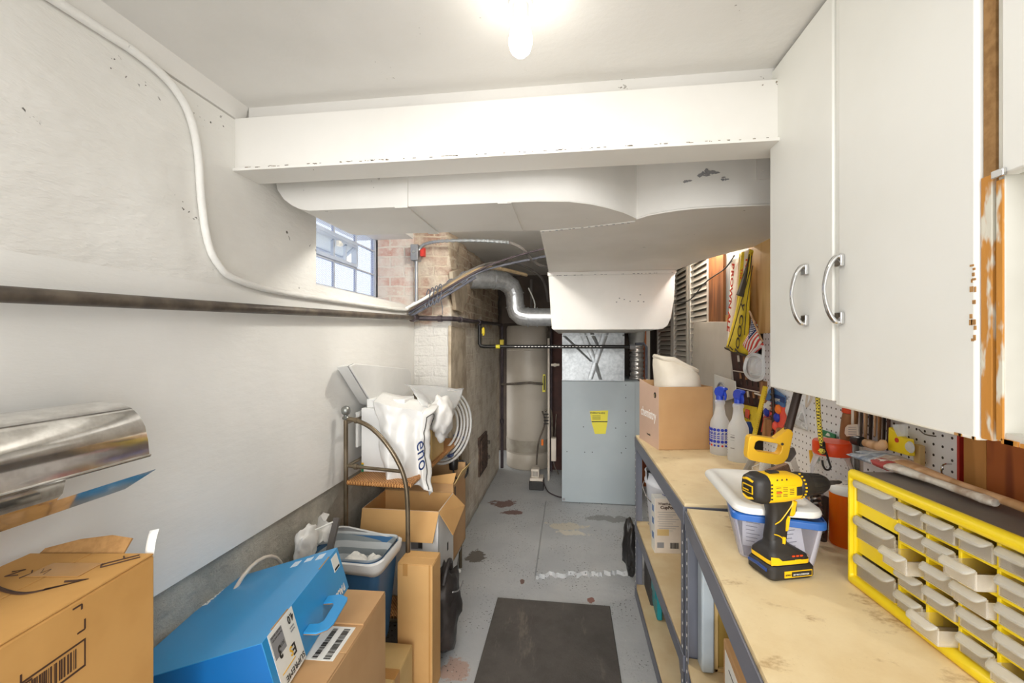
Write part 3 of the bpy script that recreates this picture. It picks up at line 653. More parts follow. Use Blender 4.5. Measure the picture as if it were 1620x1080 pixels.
tag(MB().tube([(-.36, 4.2, 2.05), (-.36, 4.2, 1.66)], .012, 8).build('grey_riser_pipe', 'wiregrey'), 'thin grey vertical pipe in the gloom behind the flue', 'pipe')

# ---------------------------------------------------------------- flue
F = thing('flue_pipe', 'galvanised flue pipe elbowing down from the chimney behind the white duct', 'flue pipe', (-.45, 3.7, 1.6))
fp = [(-.80, 3.46, 1.955), (-.62, 3.58, 1.965)]
MB().tube(fp, .077, 20).build('straight_section', 'flue', F)
def elbow(b, p, r):
    for i in range(len(p)-1): b.tube([p[i], p[i+1]], r, 20)
b = MB(); b.tube([(-.62, 3.58, 1.965), (-.545, 3.63, 1.957), (-.485, 3.67, 1.915), (-.462, 3.69, 1.855)], .079, 20, caps=False); b.build('upper_elbow', 'flue', F, ang=10)
MB().tube([(-.462, 3.69, 1.87), (-.452, 3.70, 1.74)], .076, 20).build('straight_section', 'flue', F)
b = MB(); b.tube([(-.452, 3.70, 1.745), (-.44, 3.70, 1.70), (-.405, 3.70, 1.668), (-.345, 3.70, 1.658)], .079, 20, caps=False); b.build('lower_elbow', 'flue', F, ang=10)
MB().tube([(-.35, 3.70, 1.658), (-.128, 3.70, 1.655)], .076, 20).build('straight_section', 'flue', F)
b = MB()
for a, c in (((-.625, 3.577, 1.965), (-.612, 3.585, 1.965)), ((-.463, 3.69, 1.868), (-.4625, 3.691, 1.856)), ((-.4535, 3.70, 1.752), (-.4525, 3.70, 1.74)), ((-.352, 3.70, 1.658), (-.338, 3.70, 1.658)), ((-.27, 3.70, 1.657), (-.262, 3.70, 1.657))): MB().tube([a, c], .0835, 20).build('crimp_ring', 'flue', F)

# ---------------------------------------------------------------- furnace
U = thing('furnace', 'grey blue furnace cabinet with galvanised top and yellow sticker', 'furnace', (.28, 4.25, .016))
b = MB(); b.box(-.062, .62, 3.93, 4.65, .016, 1.10); b.build('cabinet', 'furnace', U, bevel=.004)
b = MB(); b.box(-.062, .575, 3.915, 3.93, .022, 1.098); b.build('front_panel', 'furnace', U, bevel=.003)
b = MB()
for x, z in ((-0.017, 0.470), (0.139, 0.470), (0.456, 0.475), (0.494, 1.068), (0.494, 0.958), (0.494, 0.841), (0.494, 0.736), (0.494, 0.620), (0.494, 0.515), (0.205, 0.472), (0.128, 0.694), (0.407, 0.690), (0.287, 0.018)): b.cyl((x, 3.9155, z), .0045, -.003, 8, 0, 'y')
b.build('screw', 'ink', U)
MB().cyl((-.045, 3.915, .045), .012, -.002, 12, 0, 'y').build('bottom_plug', 'greyink', U)
b = MB(); b.prism([(0.183, 0.835), (0.342, 0.844), (0.336, 0.744), (0.320, 0.638), (0.227, 0.635), (0.199, 0.735)], 3.909, 3.9145, 'y'); st = b.build('energy_sticker', 'yellow_sticker', U)
text('ENERGYGUIDE', (0.188, 3.908, 0.814), (1, 0, 0), (0, 0, 1), .019, 'ink', st, bold=.0004)
b = MB(); b.prism([(0.199, 0.747), (0.336, 0.750), (0.336, 0.742), (0.199, 0.739)], 3.9075, 3.909, 'y')
for k in range(3): z = 1.19-.0-.0; 
for k in range(4): b.prism([(0.205, 0.797), (0.276, 0.799), (0.276, 0.796), (0.205, 0.794)], 3.9075, 3.909, 'y', X=Matrix.Translation((0, 0, -.011*k)))
b.build('printed_lines', 'ink', st)
b = MB(); b.box(-.06, .485, 3.955, 4.5, 1.10, 1.527)
b.build('supply_box', 'galv', U)
b = MB()   # V creases pressed in the sheet
for (x0, z0, x1, z1, w) in ((.11, 1.55, .235, 1.26, .02), (.33, 1.55, .185, 1.11, .02), (.19, 1.55, .26, 1.41, .012), (.235, 1.26, .28, 1.11, .012), (-.04, 1.50, .20, 1.27, .01)):
    b.add([(x0-w*1.6, 3.955, z0), (x0, 3.947, z0), (x0+w*1.6, 3.955, z0), (x1-w*1.2, 3.955, z1), (x1, 3.948, z1), (x1+w*1.2, 3.955, z1)], [(0, 1, 4, 3), (1, 2, 5, 4), (0, 2, 1), (3, 4, 5)])
b.box(-.062, .487, 3.948, 3.956, 1.50, 1.51); b.box(-.062, .487, 3.946, 3.956, 1.10, 1.108); b.box(.470, .487, 3.948, 3.956, 1.10, 1.527)
b.build('pressed_crease', 'galv', U)
V = thing('flexible_vent', 'foil sleeved vent duct standing on the furnace behind the cardboard box', 'vent duct', (.62, 4.1, 1.10))
pts = [(.62, 4.15, 1.10+i*.006) for i in range(52)]
MB().tube(pts, [.062+.004*math.sin(i*.9)+.006*noise.noise(Vector((i*.2, 0, 0))) for i in range(52)], 18).build('foil_sleeve', 'silvertape', V)
MB().tube([(.62, 4.15, 1.41), (.62, 4.15, 1.46), (.62, 4.15, 1.62)], [.065, .07, .085], 18).build('upper_collar', 'greybin', V)
MB().tube([(.70, 4.10, 1.11), (.70, 4.1, 1.40), (.68, 4.1, 1.43), (.60, 4.08, 1.43)], .012, 8).build('side_tube', 'wire', V)
MB().box(.70, .76, 4.45, 4.75, .016, 2.2).build('dark_stud', 'redwood')
tag(bpy.data.objects['dark_stud'], 'reddish wooden stud standing behind the furnace vent', 'stud')
b = MB(); b.box(.79, .84, 4.70, 4.74, .016, 2.2); tag(b.build('door_stile', 'louvre'), 'narrow pale upright board beside the far louvre door', 'board')

# ---------------------------------------------------------------- water heater
H = thing('water_heater', 'tall beige cylindrical water heater in the far alcove', 'water heater', (-.47, 5.14, 0))
MB().lathe([(.0001, 0), (.255, 0), (.262, .01), (.262, .165), (.258, .17), (.262, .175), (.262, 1.60), (.25, 1.63), (.0001, 1.64)], seg=40).build('tank', 'heater', H, True, ang=60)
MB().lathe([(.262, .19), (.265, .19), (.265, .33), (.262, .33)], seg=40).build('foil_band', 'heater_band', H, True)
MB().lathe([(.262, 1.345), (.265, 1.35), (.262, 1.355)], seg=40).build('seam_ring', 'heater', H, True)
b = MB(); b.prism([(-0.290, 1.080), (-0.261, 1.080), (-0.261, 0.880), (-0.297, 0.880)], 4.915, 4.922, 'y'); lb = b.build('yellow_label', 'yellow_sticker', H)
b = MB(); b.prism([(-0.282, 1.066), (-0.268, 1.066), (-0.268, 0.903), (-0.282, 0.902)], 4.912, 4.916, 'y'); b.build('printed_lines', 'ink', lb)
MB().tube([(-.50, 5.1, 1.63), (-.50, 5.1, 1.9)], .05, 14).build('draft_hood_pipe', 'flue', H)
PV = thing('drain_pipes', 'cream plastic pipes and hoses standing beside the water heater', 'pipe', (-.24, 4.6, .2))
b = MB(); b.tube([(-0.209, 4.550, 1.483), (-0.209, 4.550, 0.003)], .012, 10); b.build('cream_pipe', 'pvc', PV)
b = MB(); b.tube([(-0.185, 4.600, 1.204), (-0.099, 4.600, 1.205)], .014, 10); b.tube([(-0.158, 4.600, 1.204), (-0.132, 4.600, 1.204)], .02, 10); b.build('side_outlet', 'pvc', PV)
b = MB(); b.tube([(-0.189, 4.700, 1.586), (-0.189, 4.700, 0.058)], .014, 8); b.build('dark_riser', 'iron_dark', PV)
b = MB(); b.tube([(-0.276, 4.580, 0.720), (-0.249, 4.560, 0.592), (-0.311, 4.500, 0.406), (-0.327, 4.450, 0.191)], .009, 8, sm_path=6); b.build('brown_hose', 'iron', PV)
b = MB()
for k in range(4): b.tube([(-0.260, 4.530, 0.696), (-0.208, 4.530, 0.697)], .006, 6, X=Matrix.Translation((0, 0, -.033*k)))
b.build('black_strap', 'black', PV)
b = MB(); b.tube([(-0.224, 4.600, 1.616), (-0.224, 4.600, 1.417)], .012, 8); b.tube([(-0.252, 4.620, 0.714), (-0.185, 4.620, 0.716), (-0.172, 4.620, 0.383)], .011, 8, sm_path=4); b.build('copper_pipe', 'iron', PV)
b = MB(); b.prism([(-0.180, 0.462), (-0.129, 0.463), (-0.129, 0.230), (-0.180, 0.228)], 4.46, 4.54, 'y'); b.build('white_filter', 'pvc', PV, bevel=.006)
MB().tube([(-0.268, 4.440, 0.453), (-0.268, 4.440, 0.395)], .012, 10).build('orange_valve', 'orange', PV)
CP = thing('condensate_pump', 'small white and black condensate pump on the floor by the water heater', 'pump', (-.30, 4.35, 0))
b = MB(); b.box(-.385, -.245, 4.24, 4.40, 0, .085); b.build('reservoir', 'dblack', CP, bevel=.006)
b = MB(); b.box(-.38, -.25, 4.25, 4.39, .085, .115); b.build('cover', 'pvc', CP, bevel=.005)
b = MB(); b.box(-.37, -.29, 4.26, 4.36, .115, .20); b.build('motor_cover', 'pvc', CP, bevel=.01)
b = MB()
for k in range(5): b.box(-.36+k*.013, -.354+k*.013, 4.2575, 4.261, .13, .18)
b.build('cooling_slot', 'ink', CP)
tag(MB().tube([(-.25, 4.25, .10), (-.20, 4.1, .05), (-.12, 4.05, .024), (-.062, 4.0, .03)], .006, 6, sm_path=5).build('power_cord', 'iron_dark'), 'dark cord looping from the condensate pump to the furnace', 'cord')
tag(MB().tube([(-0.134, 4.700, 0.670), (-0.145, 4.600, 0.454), (-0.155, 4.500, 0.216), (-0.103, 4.500, 0.088)], .006, 6, sm_path=5).build('loose_cord', 'iron'), 'thin brown cord drooping between the water heater and furnace', 'cord')
b = MB(); b.box(-.19, -.07, 4.9, 4.95, .0, 1.62); tag(b.build('reddish_panel', 'redbrown'), 'dark reddish panel in the gap between heater and furnace', 'panel')
# cleanout door
C = thing('cleanout_door', 'rusty iron cleanout door low on the side of the chimney', 'cleanout door', (-.78, 3.93, .26))
b = MB(); b.box(-.795, -.772, 3.75, 4.10, .26, .60); b.build('frame', 'rust', C, bevel=.004)
b = MB(); b.box(-.775, -.762, 3.785, 4.065, .29, .57)
for k in range(4): b.box(-.764, -.755, 3.81, 4.04, .33+k*.06, .345+k*.06)
b.build('door', 'rust', C, bevel=.003)
b = MB(); b.box(-.765, -.745, 4.06, 4.09, .34, .37); b.box(-.765, -.745, 4.06, 4.09, .48, .51); b.build('hinge', 'iron', C)

# ---------------------------------------------------------------- floor mat
b = MB(); b.box(-.399, .222, 1.2, 2.43, 0, .008)
tag(b.build('floor_mat', 'mat', bevel=.003), 'scuffed black rubber mat lying in the middle of the grey floor', 'mat')

# ================================================================ left side of the room
SH = thing('sheet_metal_hood', 'shiny galvanised sheet metal hood fixed to the left wall above the big carton', 'sheet metal hood', (-.95, .3, 1.12))
def shell(b, prof, y0, y1, t=.002):
    n = len(prof); inn = []
    for i in range(n):
        a = Vector(prof[max(0, i-1)]); c = Vector(prof[min(n-1, i+1)]); d = (c-a).normalized(); inn.append((prof[i][0]-d.y*-t, prof[i][1]-d.x*t))
    b.prism(list(prof)+inn[::-1], y0, y1, 'y', sm=True)
b = MB(); shell(b, [(-1.038, 1.318), (-.98, 1.325), (-.93, 1.320), (-.905, 1.311), (-.886, 1.296), (-.873, 1.274), (-.866, 1.245), (-.863, 1.214)], -.5, .80); b.build('hood_shell', 'sheetmetal', SH, ang=35)
b = MB(); b.tube([(-.8625, -.5, 1.214), (-.8625, .8, 1.214)], .003, 8); shell(b, [(-.858, 1.285-.07), (-.880, 1.206)], -.5, .80); b.build('rolled_edge', 'sheetmetal', SH)
b = MB(); shell(b, [(-.872, 1.208), (-.878, 1.185), (-.892, 1.170)], -.5, .655); b.build('inner_lip', 'sheetmetal', SH)
b = MB(); b.prism([(-.5, 1.20), (.0, 1.19)], 0, 1) if False else None
b.add([(-.848, -.5, 1.178), (-.848, .80, 1.186), (-.884, .77, 1.155), (-.884, -.5, 1.140), (-.85, -.5, 1.176), (-.85, .80, 1.184), (-.886, .77, 1.153), (-.886, -.5, 1.138)], [(0, 1, 2, 3), (7, 6, 5, 4), (0, 4, 5, 1), (1, 5, 6, 2), (2, 6, 7, 3), (3, 7, 4, 0)])
b.build('lower_lip', 'sheetmetal', SH)
b = MB(); b.box(-1.038, -.88, .30, .33, 1.15, 1.30); b.box(-.89, -.862, .28, .30, 1.16, 1.20); b.build('bracket', 'galv', SH)

YAW = 7.43
def camroot(name, label, cat, r, d, z, yaw=YAW, roll=0):
    c_, s_ = math.cos(math.radians(YAW)), math.sin(math.radians(YAW))
    return thing(name, label, cat, (r*c_-d*s_, r*s_+d*c_, z), (0, math.radians(roll), math.radians(yaw)))
def closed_carton(root, x0, x1, y0, y1, z0, z1, m, seam='y', tape=True):
    b = MB(); b.box(x0, x1, y0, y1, z0, z1-.004); b.build('carton_body', m, root, True, bevel=.004)
    b = MB(); mid = (x0+x1)/2 if seam == 'y' else (y0+y1)/2
    if seam == 'y': b.box(x0+.001, mid-.001, y0+.001, y1-.001, z1-.004, z1); b.box(mid+.001, x1-.001, y0+.001, y1-.001, z1-.004, z1)
    else: b.box(x0+.001, x1-.001, y0+.001, mid-.001, z1-.004, z1); b.box(x0+.001, x1-.001, mid+.001, y1-.001, z1-.004, z1)
    b.build('top_flap', m, root, True, bevel=.0015)
    if tape:
        b = MB()
        if seam == 'y': b.box(mid-.025, mid+.025, y0, y1+.0005, z1, z1+.0006); b.box(mid-.025, mid+.025, y0-.0006, y0, z1-.06, z1)
        else: b.box(x0, x1, mid-.025, mid+.025, z1, z1+.0006); b.box(x1, x1+.0006, mid-.025, mid+.025, z1-.06, z1)
        b.build('tape_strip', 'tape', root, True)

# big orange carton in the near left corner
K = camroot('cardboard_box', 'large orange brown shipping carton with barcode and curved arrow in the near left corner', 'cardboard box', -.677, .826, .55)
closed_carton(K, -.235, 0, -.62, 0, 0, .5, 'kraft_orange', 'y', False)
b = MB(); b.add([(-.22, 0, .497), (-.06, 0, .497), (-.06, .02, .519), (-.10, .022, .524), (-.16, .02, .517), (-.22, .012, .503), (-.22, .003, .496), (-.06, .003, .496), (-.06, .023, .517), (-.10, .025, .522), (-.16, .023, .515), (-.22, .015, .501)],
                [(0, 1, 2, 3, 4, 5), (11, 10, 9, 8, 7, 6), (0, 6, 7, 1), (1, 7, 8, 2), (2, 8, 9, 3), (3, 9, 10, 4), (4, 10, 11, 5), (5, 11, 6, 0)])
b.build('torn_flap', 'kraft_edge', K, True)
b = MB(); b.grid(lambda u, v: Vector((-.022+.018*u, .004+.012*v*v, .50-.015+.05*v+.004*u)), 3, 6); b.build('peeling_tape', 'paper', K, True, solid=.001)
patch((-.15, -.085, .5005), (1, 0, 0), (0, 1, 0), .09, .045, 'tape', K)
b = MB()   # curved arrow printed on the top
sm = smooth_path([(-.21, -.085, .501), (-.175, -.112, .501), (-.143, -.128, .501), (-.097, -.138, .501), (-.066, -.12, .501), (-.04, -.094, .501)], 6)
n = len(sm); tops = [p+Vector((-.002, 1, 0)).normalized()*(.0075*math.sin(math.pi*min(1, .15+.85*i/n))) for i, p in enumerate(sm)]
b.add(sm+tops, [(i, i+1, n+i+1, n+i) for i in range(n-1)])
b.add([(-.075, -.128, .501), (-.035, -.092, .501), (-.07, -.098, .501), (-.066, -.103, .501), (-.045, -.1005, .501), (-.078, -.122, .501)], [(0, 1, 2, 3, 4, 5)])
b.build('printed_arrow', 'brownink', K, True, solid=.0006)
b = MB()
for a, c in (((-.05, -.055), (-.012, -.018)), ((-.058, -.045), (-.02, -.010)), ((-.05, -.055), (-.058, -.045)), ((-.035, -.025), (-.045, -.015))): b.tube([(a[0], a[1], .501), (c[0], c[1], .501)], .0012, 4)
for q in ([(-.19, -.07), (-.175, -.062), (-.185, -.085), (-.168, -.08)], [(-.16, -.065), (-.15, -.075), (-.155, -.09)], [(-.145, -.06), (-.135, -.075), (-.13, -.062), (-.125, -.08)]): b.tube([(x, y, .501) for x, y in q], .0009, 4)
b.build('printed_symbol', 'brownink', K, True)
def cm(b, y, z, dy, dz): b.box(0, .0008, min(y, y+dy), max(y, y+dy), z-.0012, z+.0012); b.box(0, .0008, y-.0012, y+.0012, min(z, z+dz), max(z, z+dz))
b = MB(); cm(b, -.135, .445, -.012, .016); cm(b, -.225, .425, .014, .016); cm(b, -.14, .487, -.014, -.008)
b.box(0, .0008, -.27, -.134, .4275, .43); b.box(0, .0008, -.136, -.134, .388, .43); b.box(0, .0008, -.27, -.134, .386, .389); b.build('printed_frame', 'brownink', K, True)
barcode((.0, -.27, .393), (0, 1, 0), (0, 0, 1), .122, .03, K, 'brownink')
for k, (y, z) in enumerate(((-.20, -.02),)):
    pass
K2 = camroot('cardboard_box', 'brown carton hidden underneath the big orange brown carton', 'cardboard box', -.677, .826, 0)
closed_carton(K2, -.23, -.004, -.6, -.006, 0, .55, 'kraft2')

# blue skate box lying tilted
w = .35; hh = .135
BB = camroot('blue_shoe_box', 'glossy blue hockey skate box lying tilted with a white size label', 'shoe box', -.556, .969, .78, 9.1, -16)
Rm = root_matrix(BB).to_3x3(); BB.location = Vector(BB.location)-Rm @ Vector((0, 0, hh))
b = MB(); b.box(-w, 0, 0, .452, 0, hh, 0); b.box(-w+.001, -.001, -.0012, 0, .001, hh-.001, 1); b.build('box_body', ['blue_box', 'blue_dark'], BB, True, bevel=.0015)
patch((.0, .022, .0), (0, 1, 0), (0, 0, 1), .115, hh, 'paper', BB, 'size_label')
patch((-.001, .03, hh-.0002), (0, 1, 0), (-1, 0, 0), .10, .006, 'kraft', BB, 'cut_slot', .0008) if False else None
b = MB(); b.box(-.005, -.0005, .045, .125, hh, hh+.0008); b.box(-.005, -.0005, .315, .39, hh, hh+.0008); b.build('cut_slot', 'kraft_edge', BB, True)
patch((.001, .026, hh-.062), (0, 1, 0), (0, 0, 1), .05, .052, 'greyink', BB, 'grey_square')
T = lambda s, y, z, sz, m, **k: text(s, (.0018, y, z), (0, -1, 0), (0, 0, -1), sz, m, BB, local=True, **k)
T('SUPREME', .134, .020, .019, 'ink', stretch=1.15, space=1.05); T('S', .093, .062, .03, 'yellowink', bold=.0006, stretch=.9) ; T('E', .109, .062, .036, 'ink', bold=.0006)
T('3', .056, .092, .04, 'ink', bold=.0012, stretch=.8); T('FIT', .071, .094, .012, 'ink'); T('4.0', .131, .124, .026, 'ink', stretch=.85, bold=.0005)
T('SENIOR', .124, .098, .006, 'greyink'); T('PATINS', .124, .090, .006, 'greyink'); T('HOCKEY SKATES', .073, .124, .0058, 'ink'); T('PATINS HOCKEY', .073, .116, .0058, 'ink')
b = MB(); b.box(.0006, .0022, .035, .095, .031, .0325); b.build('yellow_rule', 'yellowink', BB, True)
text('BAUER', (.0018, .425, .030), (0, -1, 0), (0, 0, -1), .028, 'whiteink', BB, local=True, bold=.0012, stretch=1.05)
patch((.0, .39, .082), (0, 1, 0), (0, 0, 1), .045, .044, 'paper', BB, 'white_sticker'); barcode((.0012, .395, .085), (0, 1, 0), (0, 0, 1), .035, .006, BB)
b = MB()
for k in range(3):
    for j in range(6): b.box(-.13+k*.04+j*.004, -.128+k*.04+j*.004, .395+(k % 2)*.01, .43, hh, hh+.0006)
b.build('fine_print', 'whiteink', BB, True)
text('BAUER', (-.33, .30, hh+.001), (0, 1, 0), (-1, 0, 0), .025, 'whiteink', BB, local=True, bold=.0008)
X = Matrix.Translation((.0015, .15, .052)) @ Matrix.Rotation(math.radians(103), 4, 'Y')
up = [(0, 0), (.0, .035), (.0, .175), (.0, .21)]
hp = [(0, .0), (.0, .045), (.026, .045), (.034, .06), (.034, .15), (.026, .165), (0, .165), (0, .21), (.035, .215), (.062, .19), (.066, .17), (.066, .04), (.058, .012), (.035, -.006)]
MB().prism([(q[1]*.78, q[0]) for q in hp], -.002, .002, 'x', X=X).build('handle_flap', 'blue_box', BB, True, bevel=.001)
MB().prism([(q[1]*.78, q[0]) for q in hp], .002, .0035, 'x', X=X).build('handle_flap_lining', 'kraft_edge', BB, True)

# carton below the blue box
K = camroot('cardboard_box', 'brown carton with a white barcode label, under the blue skate box', 'cardboard box', -.405, 1.40, 0, 2.5)
closed_carton(K, -.165, 0, -.55, 0, 0, .645, 'kraft2', 'x', False)
patch((-.105, -.305, .645), (1, 0, 0), (0, 1, 0), .085, .13, 'paper', K)
barcode((-.03, -.30, .6462), (0, 1, 0), (-1, 0, 0), .115, .018, K, seed=2); barcode((-.065, -.30, .6462), (0, 1, 0), (-1, 0, 0), .115, .014, K, seed=3)
b = MB(); b.box(-.16, -.002, -.165, -.002, .645, .650); b.build('folded_flap', 'kraft2', K, True, bevel=.001)
K = thing('cardboard_box', 'brown carton against the left wall, propping the blue skate box', 'cardboard box', (-.90, 1.15, 0))
closed_carton(K, -.12, .11, -.18, .15, 0, .552, 'kraft2')
# low pale carton carrying the bin
K = thing('cardboard_box', 'pale low carton on the floor under the blue waste bin', 'cardboard box', (-.81, 1.53, 0))
closed_carton(K, -.19, .19, -.17, .15, 0, .238, 'kraft_pale', 'x')
# tall narrow carton
K = thing('cardboard_box', 'tall narrow orange brown carton standing in front of the wire rack', 'cardboard box', (-.625, 1.775, 0))
closed_carton(K, -.075, .075, -.06, .055, 0, .54, 'kraft', 'x', False)
b = MB(); b.box(-.05, -.03, -.0612, -.06, .49, .54); b.box(.06, .0665, -.0606, -.06, 0, .54); b.build('tape_strip', 'tape', K, True)

# blue waste bin with striped liner
BN = thing('waste_bin', 'blue plastic waste bin with a white bag folded over its rim', 'waste bin', (-.86, 1.665, .238))
b = MB(); b.loft([rrect(.115, .085, .03, 0), rrect(.118, .088, .03, .01), rrect(.150, .112, .035, .37), rrect(.157, .119, .035, .372), rrect(.157, .119, .035, .38), rrect(.147, .109, .035, .38), rrect(.112, .08, .03, .02)], cap0=True, cap1=True)
b.build('bin_body', 'blue_bin', BN, True)
TB = thing('bin_liner', 'white and grey striped bin bag hanging in the blue waste bin', 'bin bag', (-.86, 1.665, .5))
def jit(ring, a, o, s=9): return [p+nz(p+Vector((o, 0, 0)), s, a) for p in ring]
rings = [rrect(.168, .129, .05, .085, 6), rrect(.168, .129, .05, .105, 6), rrect(.164, .126, .05, .128, 6), rrect(.158, .120, .05, .133, 6), rrect(.150, .112, .045, .128, 6)]
MB().loft([jit(r, .03, 2, 7) for r in rings]).build('folded_rim', 'bag_white', TB, True, solid=.001)
rings = [rrect(.150, .112, .045, .126, 6), rrect(.141, .103, .045, .10, 6), rrect(.132, .094, .045, .05, 6), rrect(.118, .084, .04, .0, 6), rrect(.10, .07, .04, -.02, 6)]
MB().loft([jit(r, .010, 2) for r in rings], cap1=True).build('striped_inside', 'bag_stripe', TB, True)
b = MB(); b.tube([(-.15, .03, .11), (-.17, .05, .16), (-.175, .06, .19), (-.17, .06, .205)], [.045, .032, .018, .026], 14, sm_path=5); b.jitter(.03, 22); b.build('gathered_corner', 'bag_white', TB, True)
def crumple(name, label, loc, s, m, o, cat='tissue', group=None, sq=1):
    bm = bmesh.new(); bmesh.ops.create_icosphere(bm, subdivisions=4, radius=1)
    for v in bm.verts:
        d = v.co.normalized(); v.co = d*(1+.28*noise.noise(d*1.8+Vector((o, 0, 0)))+.16*abs(noise.noise(d*4+Vector((0, o, 0))))-.1); v.co = Vector((v.co.x*s[0], v.co.y*s[1], v.co.z*s[2]))
    me = bpy.data.meshes.new(name); [setattr(f, 'smooth', True) for f in bm.faces]; bm.to_mesh(me); bm.free(); me.materials.append(M[m])
    mz = min(v.co.z for v in me.vertices)
    for v in me.vertices: v.co.z -= mz
    o_ = bpy.data.objects.new(name, me); COL.objects.link(o_); o_.location = loc
    if label: tag(o_, label, cat, group)
    return o_
crumple('crumpled_tissue', 'crumpled white tissue, left one in the lined waste bin', (-.84, 1.64, .50), (.055, .045, .055), 'tissue', 1.3)
crumple('crumpled_tissue', 'cream crumpled tissue, right one in the lined waste bin', (-.765, 1.645, .50), (.042, .04, .05), 'tissue', 5.1)
crumple('crumpled_tissue', 'white plastic scrap lying low in the lined waste bin', (-.93, 1.62, .485), (.06, .06, .045), 'bag_white', 9.1)

# things by the wall behind the blue box
b = MB(); b.tube([(-1.03, 1.60, .40), (-1.0, 1.53, .80), (-.99, 1.50, .83)], .013, 8); b.build
st = thing('wooden_stake', 'weathered grey wooden stake leaning on the bare concrete foundation', 'stake', (-1.0, 1.6, .35))
X = rot(0, -12, 8, (-1.005, 1.62, .35)); b = MB(); b.box(-.012, .012, -.008, .008, -.35, .38, 0, X); b.build('stake_shaft', 'wiregrey', st)
b = MB(); b.tube([(-.955, 1.545, .735), (-.915, 1.60, .745)], .003, 6); b.build('wire_pin', 'paper', st)
tag(MB().tube([(-1.005+.0*i, 1.30+.13*math.cos(i*math.pi/12), .62+.115*math.sin(i*math.pi/12)) for i in range(24)], .006, 8, closed=True).build('white_hoop', 'pvc'), 'thin white hoop leaning on the foundation behind the blue box', 'hoop')
c = crumple('plastic_sack', 'grey and white crumpled plastic sack behind the far end of the blue box', (-1.0, 1.56, .60), (.03, .07, .07), 'bag_white', 3.3, 'sack')
tag(MB().box(-.99, -.80, 1.395, 1.42, 0, .66).build('grey_board', 'greybin', bevel=.003), 'grey edged board standing between the blue box and the waste bin', 'board')

# bakers rack
RK = thing('bakers_rack', 'bronze tubular rack with ball finials, arched end and wicker shelf', 'rack', (-.84, 2.29, 0))
yn, yf, xw, xf = 1.84, 2.735, -.99, -.69
b = MB(); b.tube([(xw, yn, 0), (xw, yn, 1.10)], .010, 12); b.build('post', 'bronze', RK)
b = MB(); b.tube([(xw, yf, 0), (xw, yf, 1.10)], .010, 12); b.build('post', 'bronze', RK)
b = MB(); b.tube([(xf, yf, 0), (xf, yf, 1.045)], .010, 12); b.build('post', 'bronze', RK)
arch = [(xw, yn, 1.105), (xw+.05, yn-.002, 1.098), (xw+.12, yn-.008, 1.07), (xw+.19, yn-.015, 1.01), (xw+.25, yn-.022, .93), (xw+.285, yn-.026, .85), (xf-.002, yn-.028, .74), (xf, yn-.028, .5), (xf, yn-.028, 0)]
b = MB(); b.tube(arch, .010, 12, sm_path=5); b.build('arched_post', 'bronze', RK)
for y in (yn, yf): MB().lathe([(.0001, 1.10), (.011, 1.10), (.016, 1.106), (.016, 1.111), (.010, 1.117), (.010, 1.121), (.018, 1.128), (.0215, 1.14), (.018, 1.153), (.008, 1.161), (.0001, 1.163)], (xw, y, 0), 18).build('ball_finial', 'pewter', RK)
def cb(p, q, r_): MB().tube([p, q], r_, 10).build('crossbar', 'bronze', RK)
cb((xw, yn, .895), (xf-.02, yn-.024, .885), .0075)
for z in (1.085, .89, .815, .23): cb((xw, yn, z), (xw, yf, z), .007)
for z in (1.035, .815, .23): cb((xw, yf, z), (xf, yf, z), .007)
for z in (.815, .23): cb((xf, yn-.02, z), (xf, yf, z), .007); cb((xw, yn, z), (xf, yn-.02, z), .007)
for p in ((xw+.05, yn-.002, 1.098), (xw+.05, yn-.004, .893)): MB().tube([Vector(p)-Vector((.006, 0, 0)), Vector(p)+Vector((.006, 0, 0))], .013, 10).build('bar_collar', 'bronze', RK)
b = MB(); b.box(xw+.01, xf-.008, yn, yf-.01, .815, .830); b.tube([(xw+.01, yn-.004, .822), (xf, yn-.02, .822)], .011, 10); b.tube([(xf, yn-.02, .822), (xf, yf, .822)], .011, 10); b.build('wicker_shelf', 'wicker', RK, bevel=.003)
b = MB(); b.box(xw+.01, xf-.008, yn, yf-.01, .228, .240); b.build('lower_shelf', 'wicker', RK)

# things on the rack shelf
K = thing('white_carton', 'plain white upright carton on the wicker shelf behind the arched rack end', 'box', (-.86, 2.05, .831))
b = MB(); b.box(-.12, .12, -.085, .085, 0, .302); b.build('carton_body', 'whiteplastic', K, True, bevel=.003)
patch((-.119, -.0855, .0), (1, 0, 0), (0, 0, 1), .012, .035, 'green', K, 'green_mark'); patch((-.119, -.0856, .035), (1, 0, 0), (0, 0, 1), .012, .008, 'yellowink', K, 'label_patch')
b = MB(); b.box(-.10, .09, -.07, .06, .302, .345); b.build('carton_lid', 'whiteplastic', K, True, bevel=.004)
K = thing('cardboard_slab', 'thin white faced carton standing on edge beside the draped white bag', 'box', (-.722, 2.28, .831))
b = MB(); b.box(-.014, .006, -.11, .10, 0, .22); b.build('white_face', 'paper', K, True, bevel=.001)
b = MB(); b.box(.007, .022, -.10, .11, 0, .235); b.build('kraft_side', 'kraft_pale', K, True, bevel=.001)
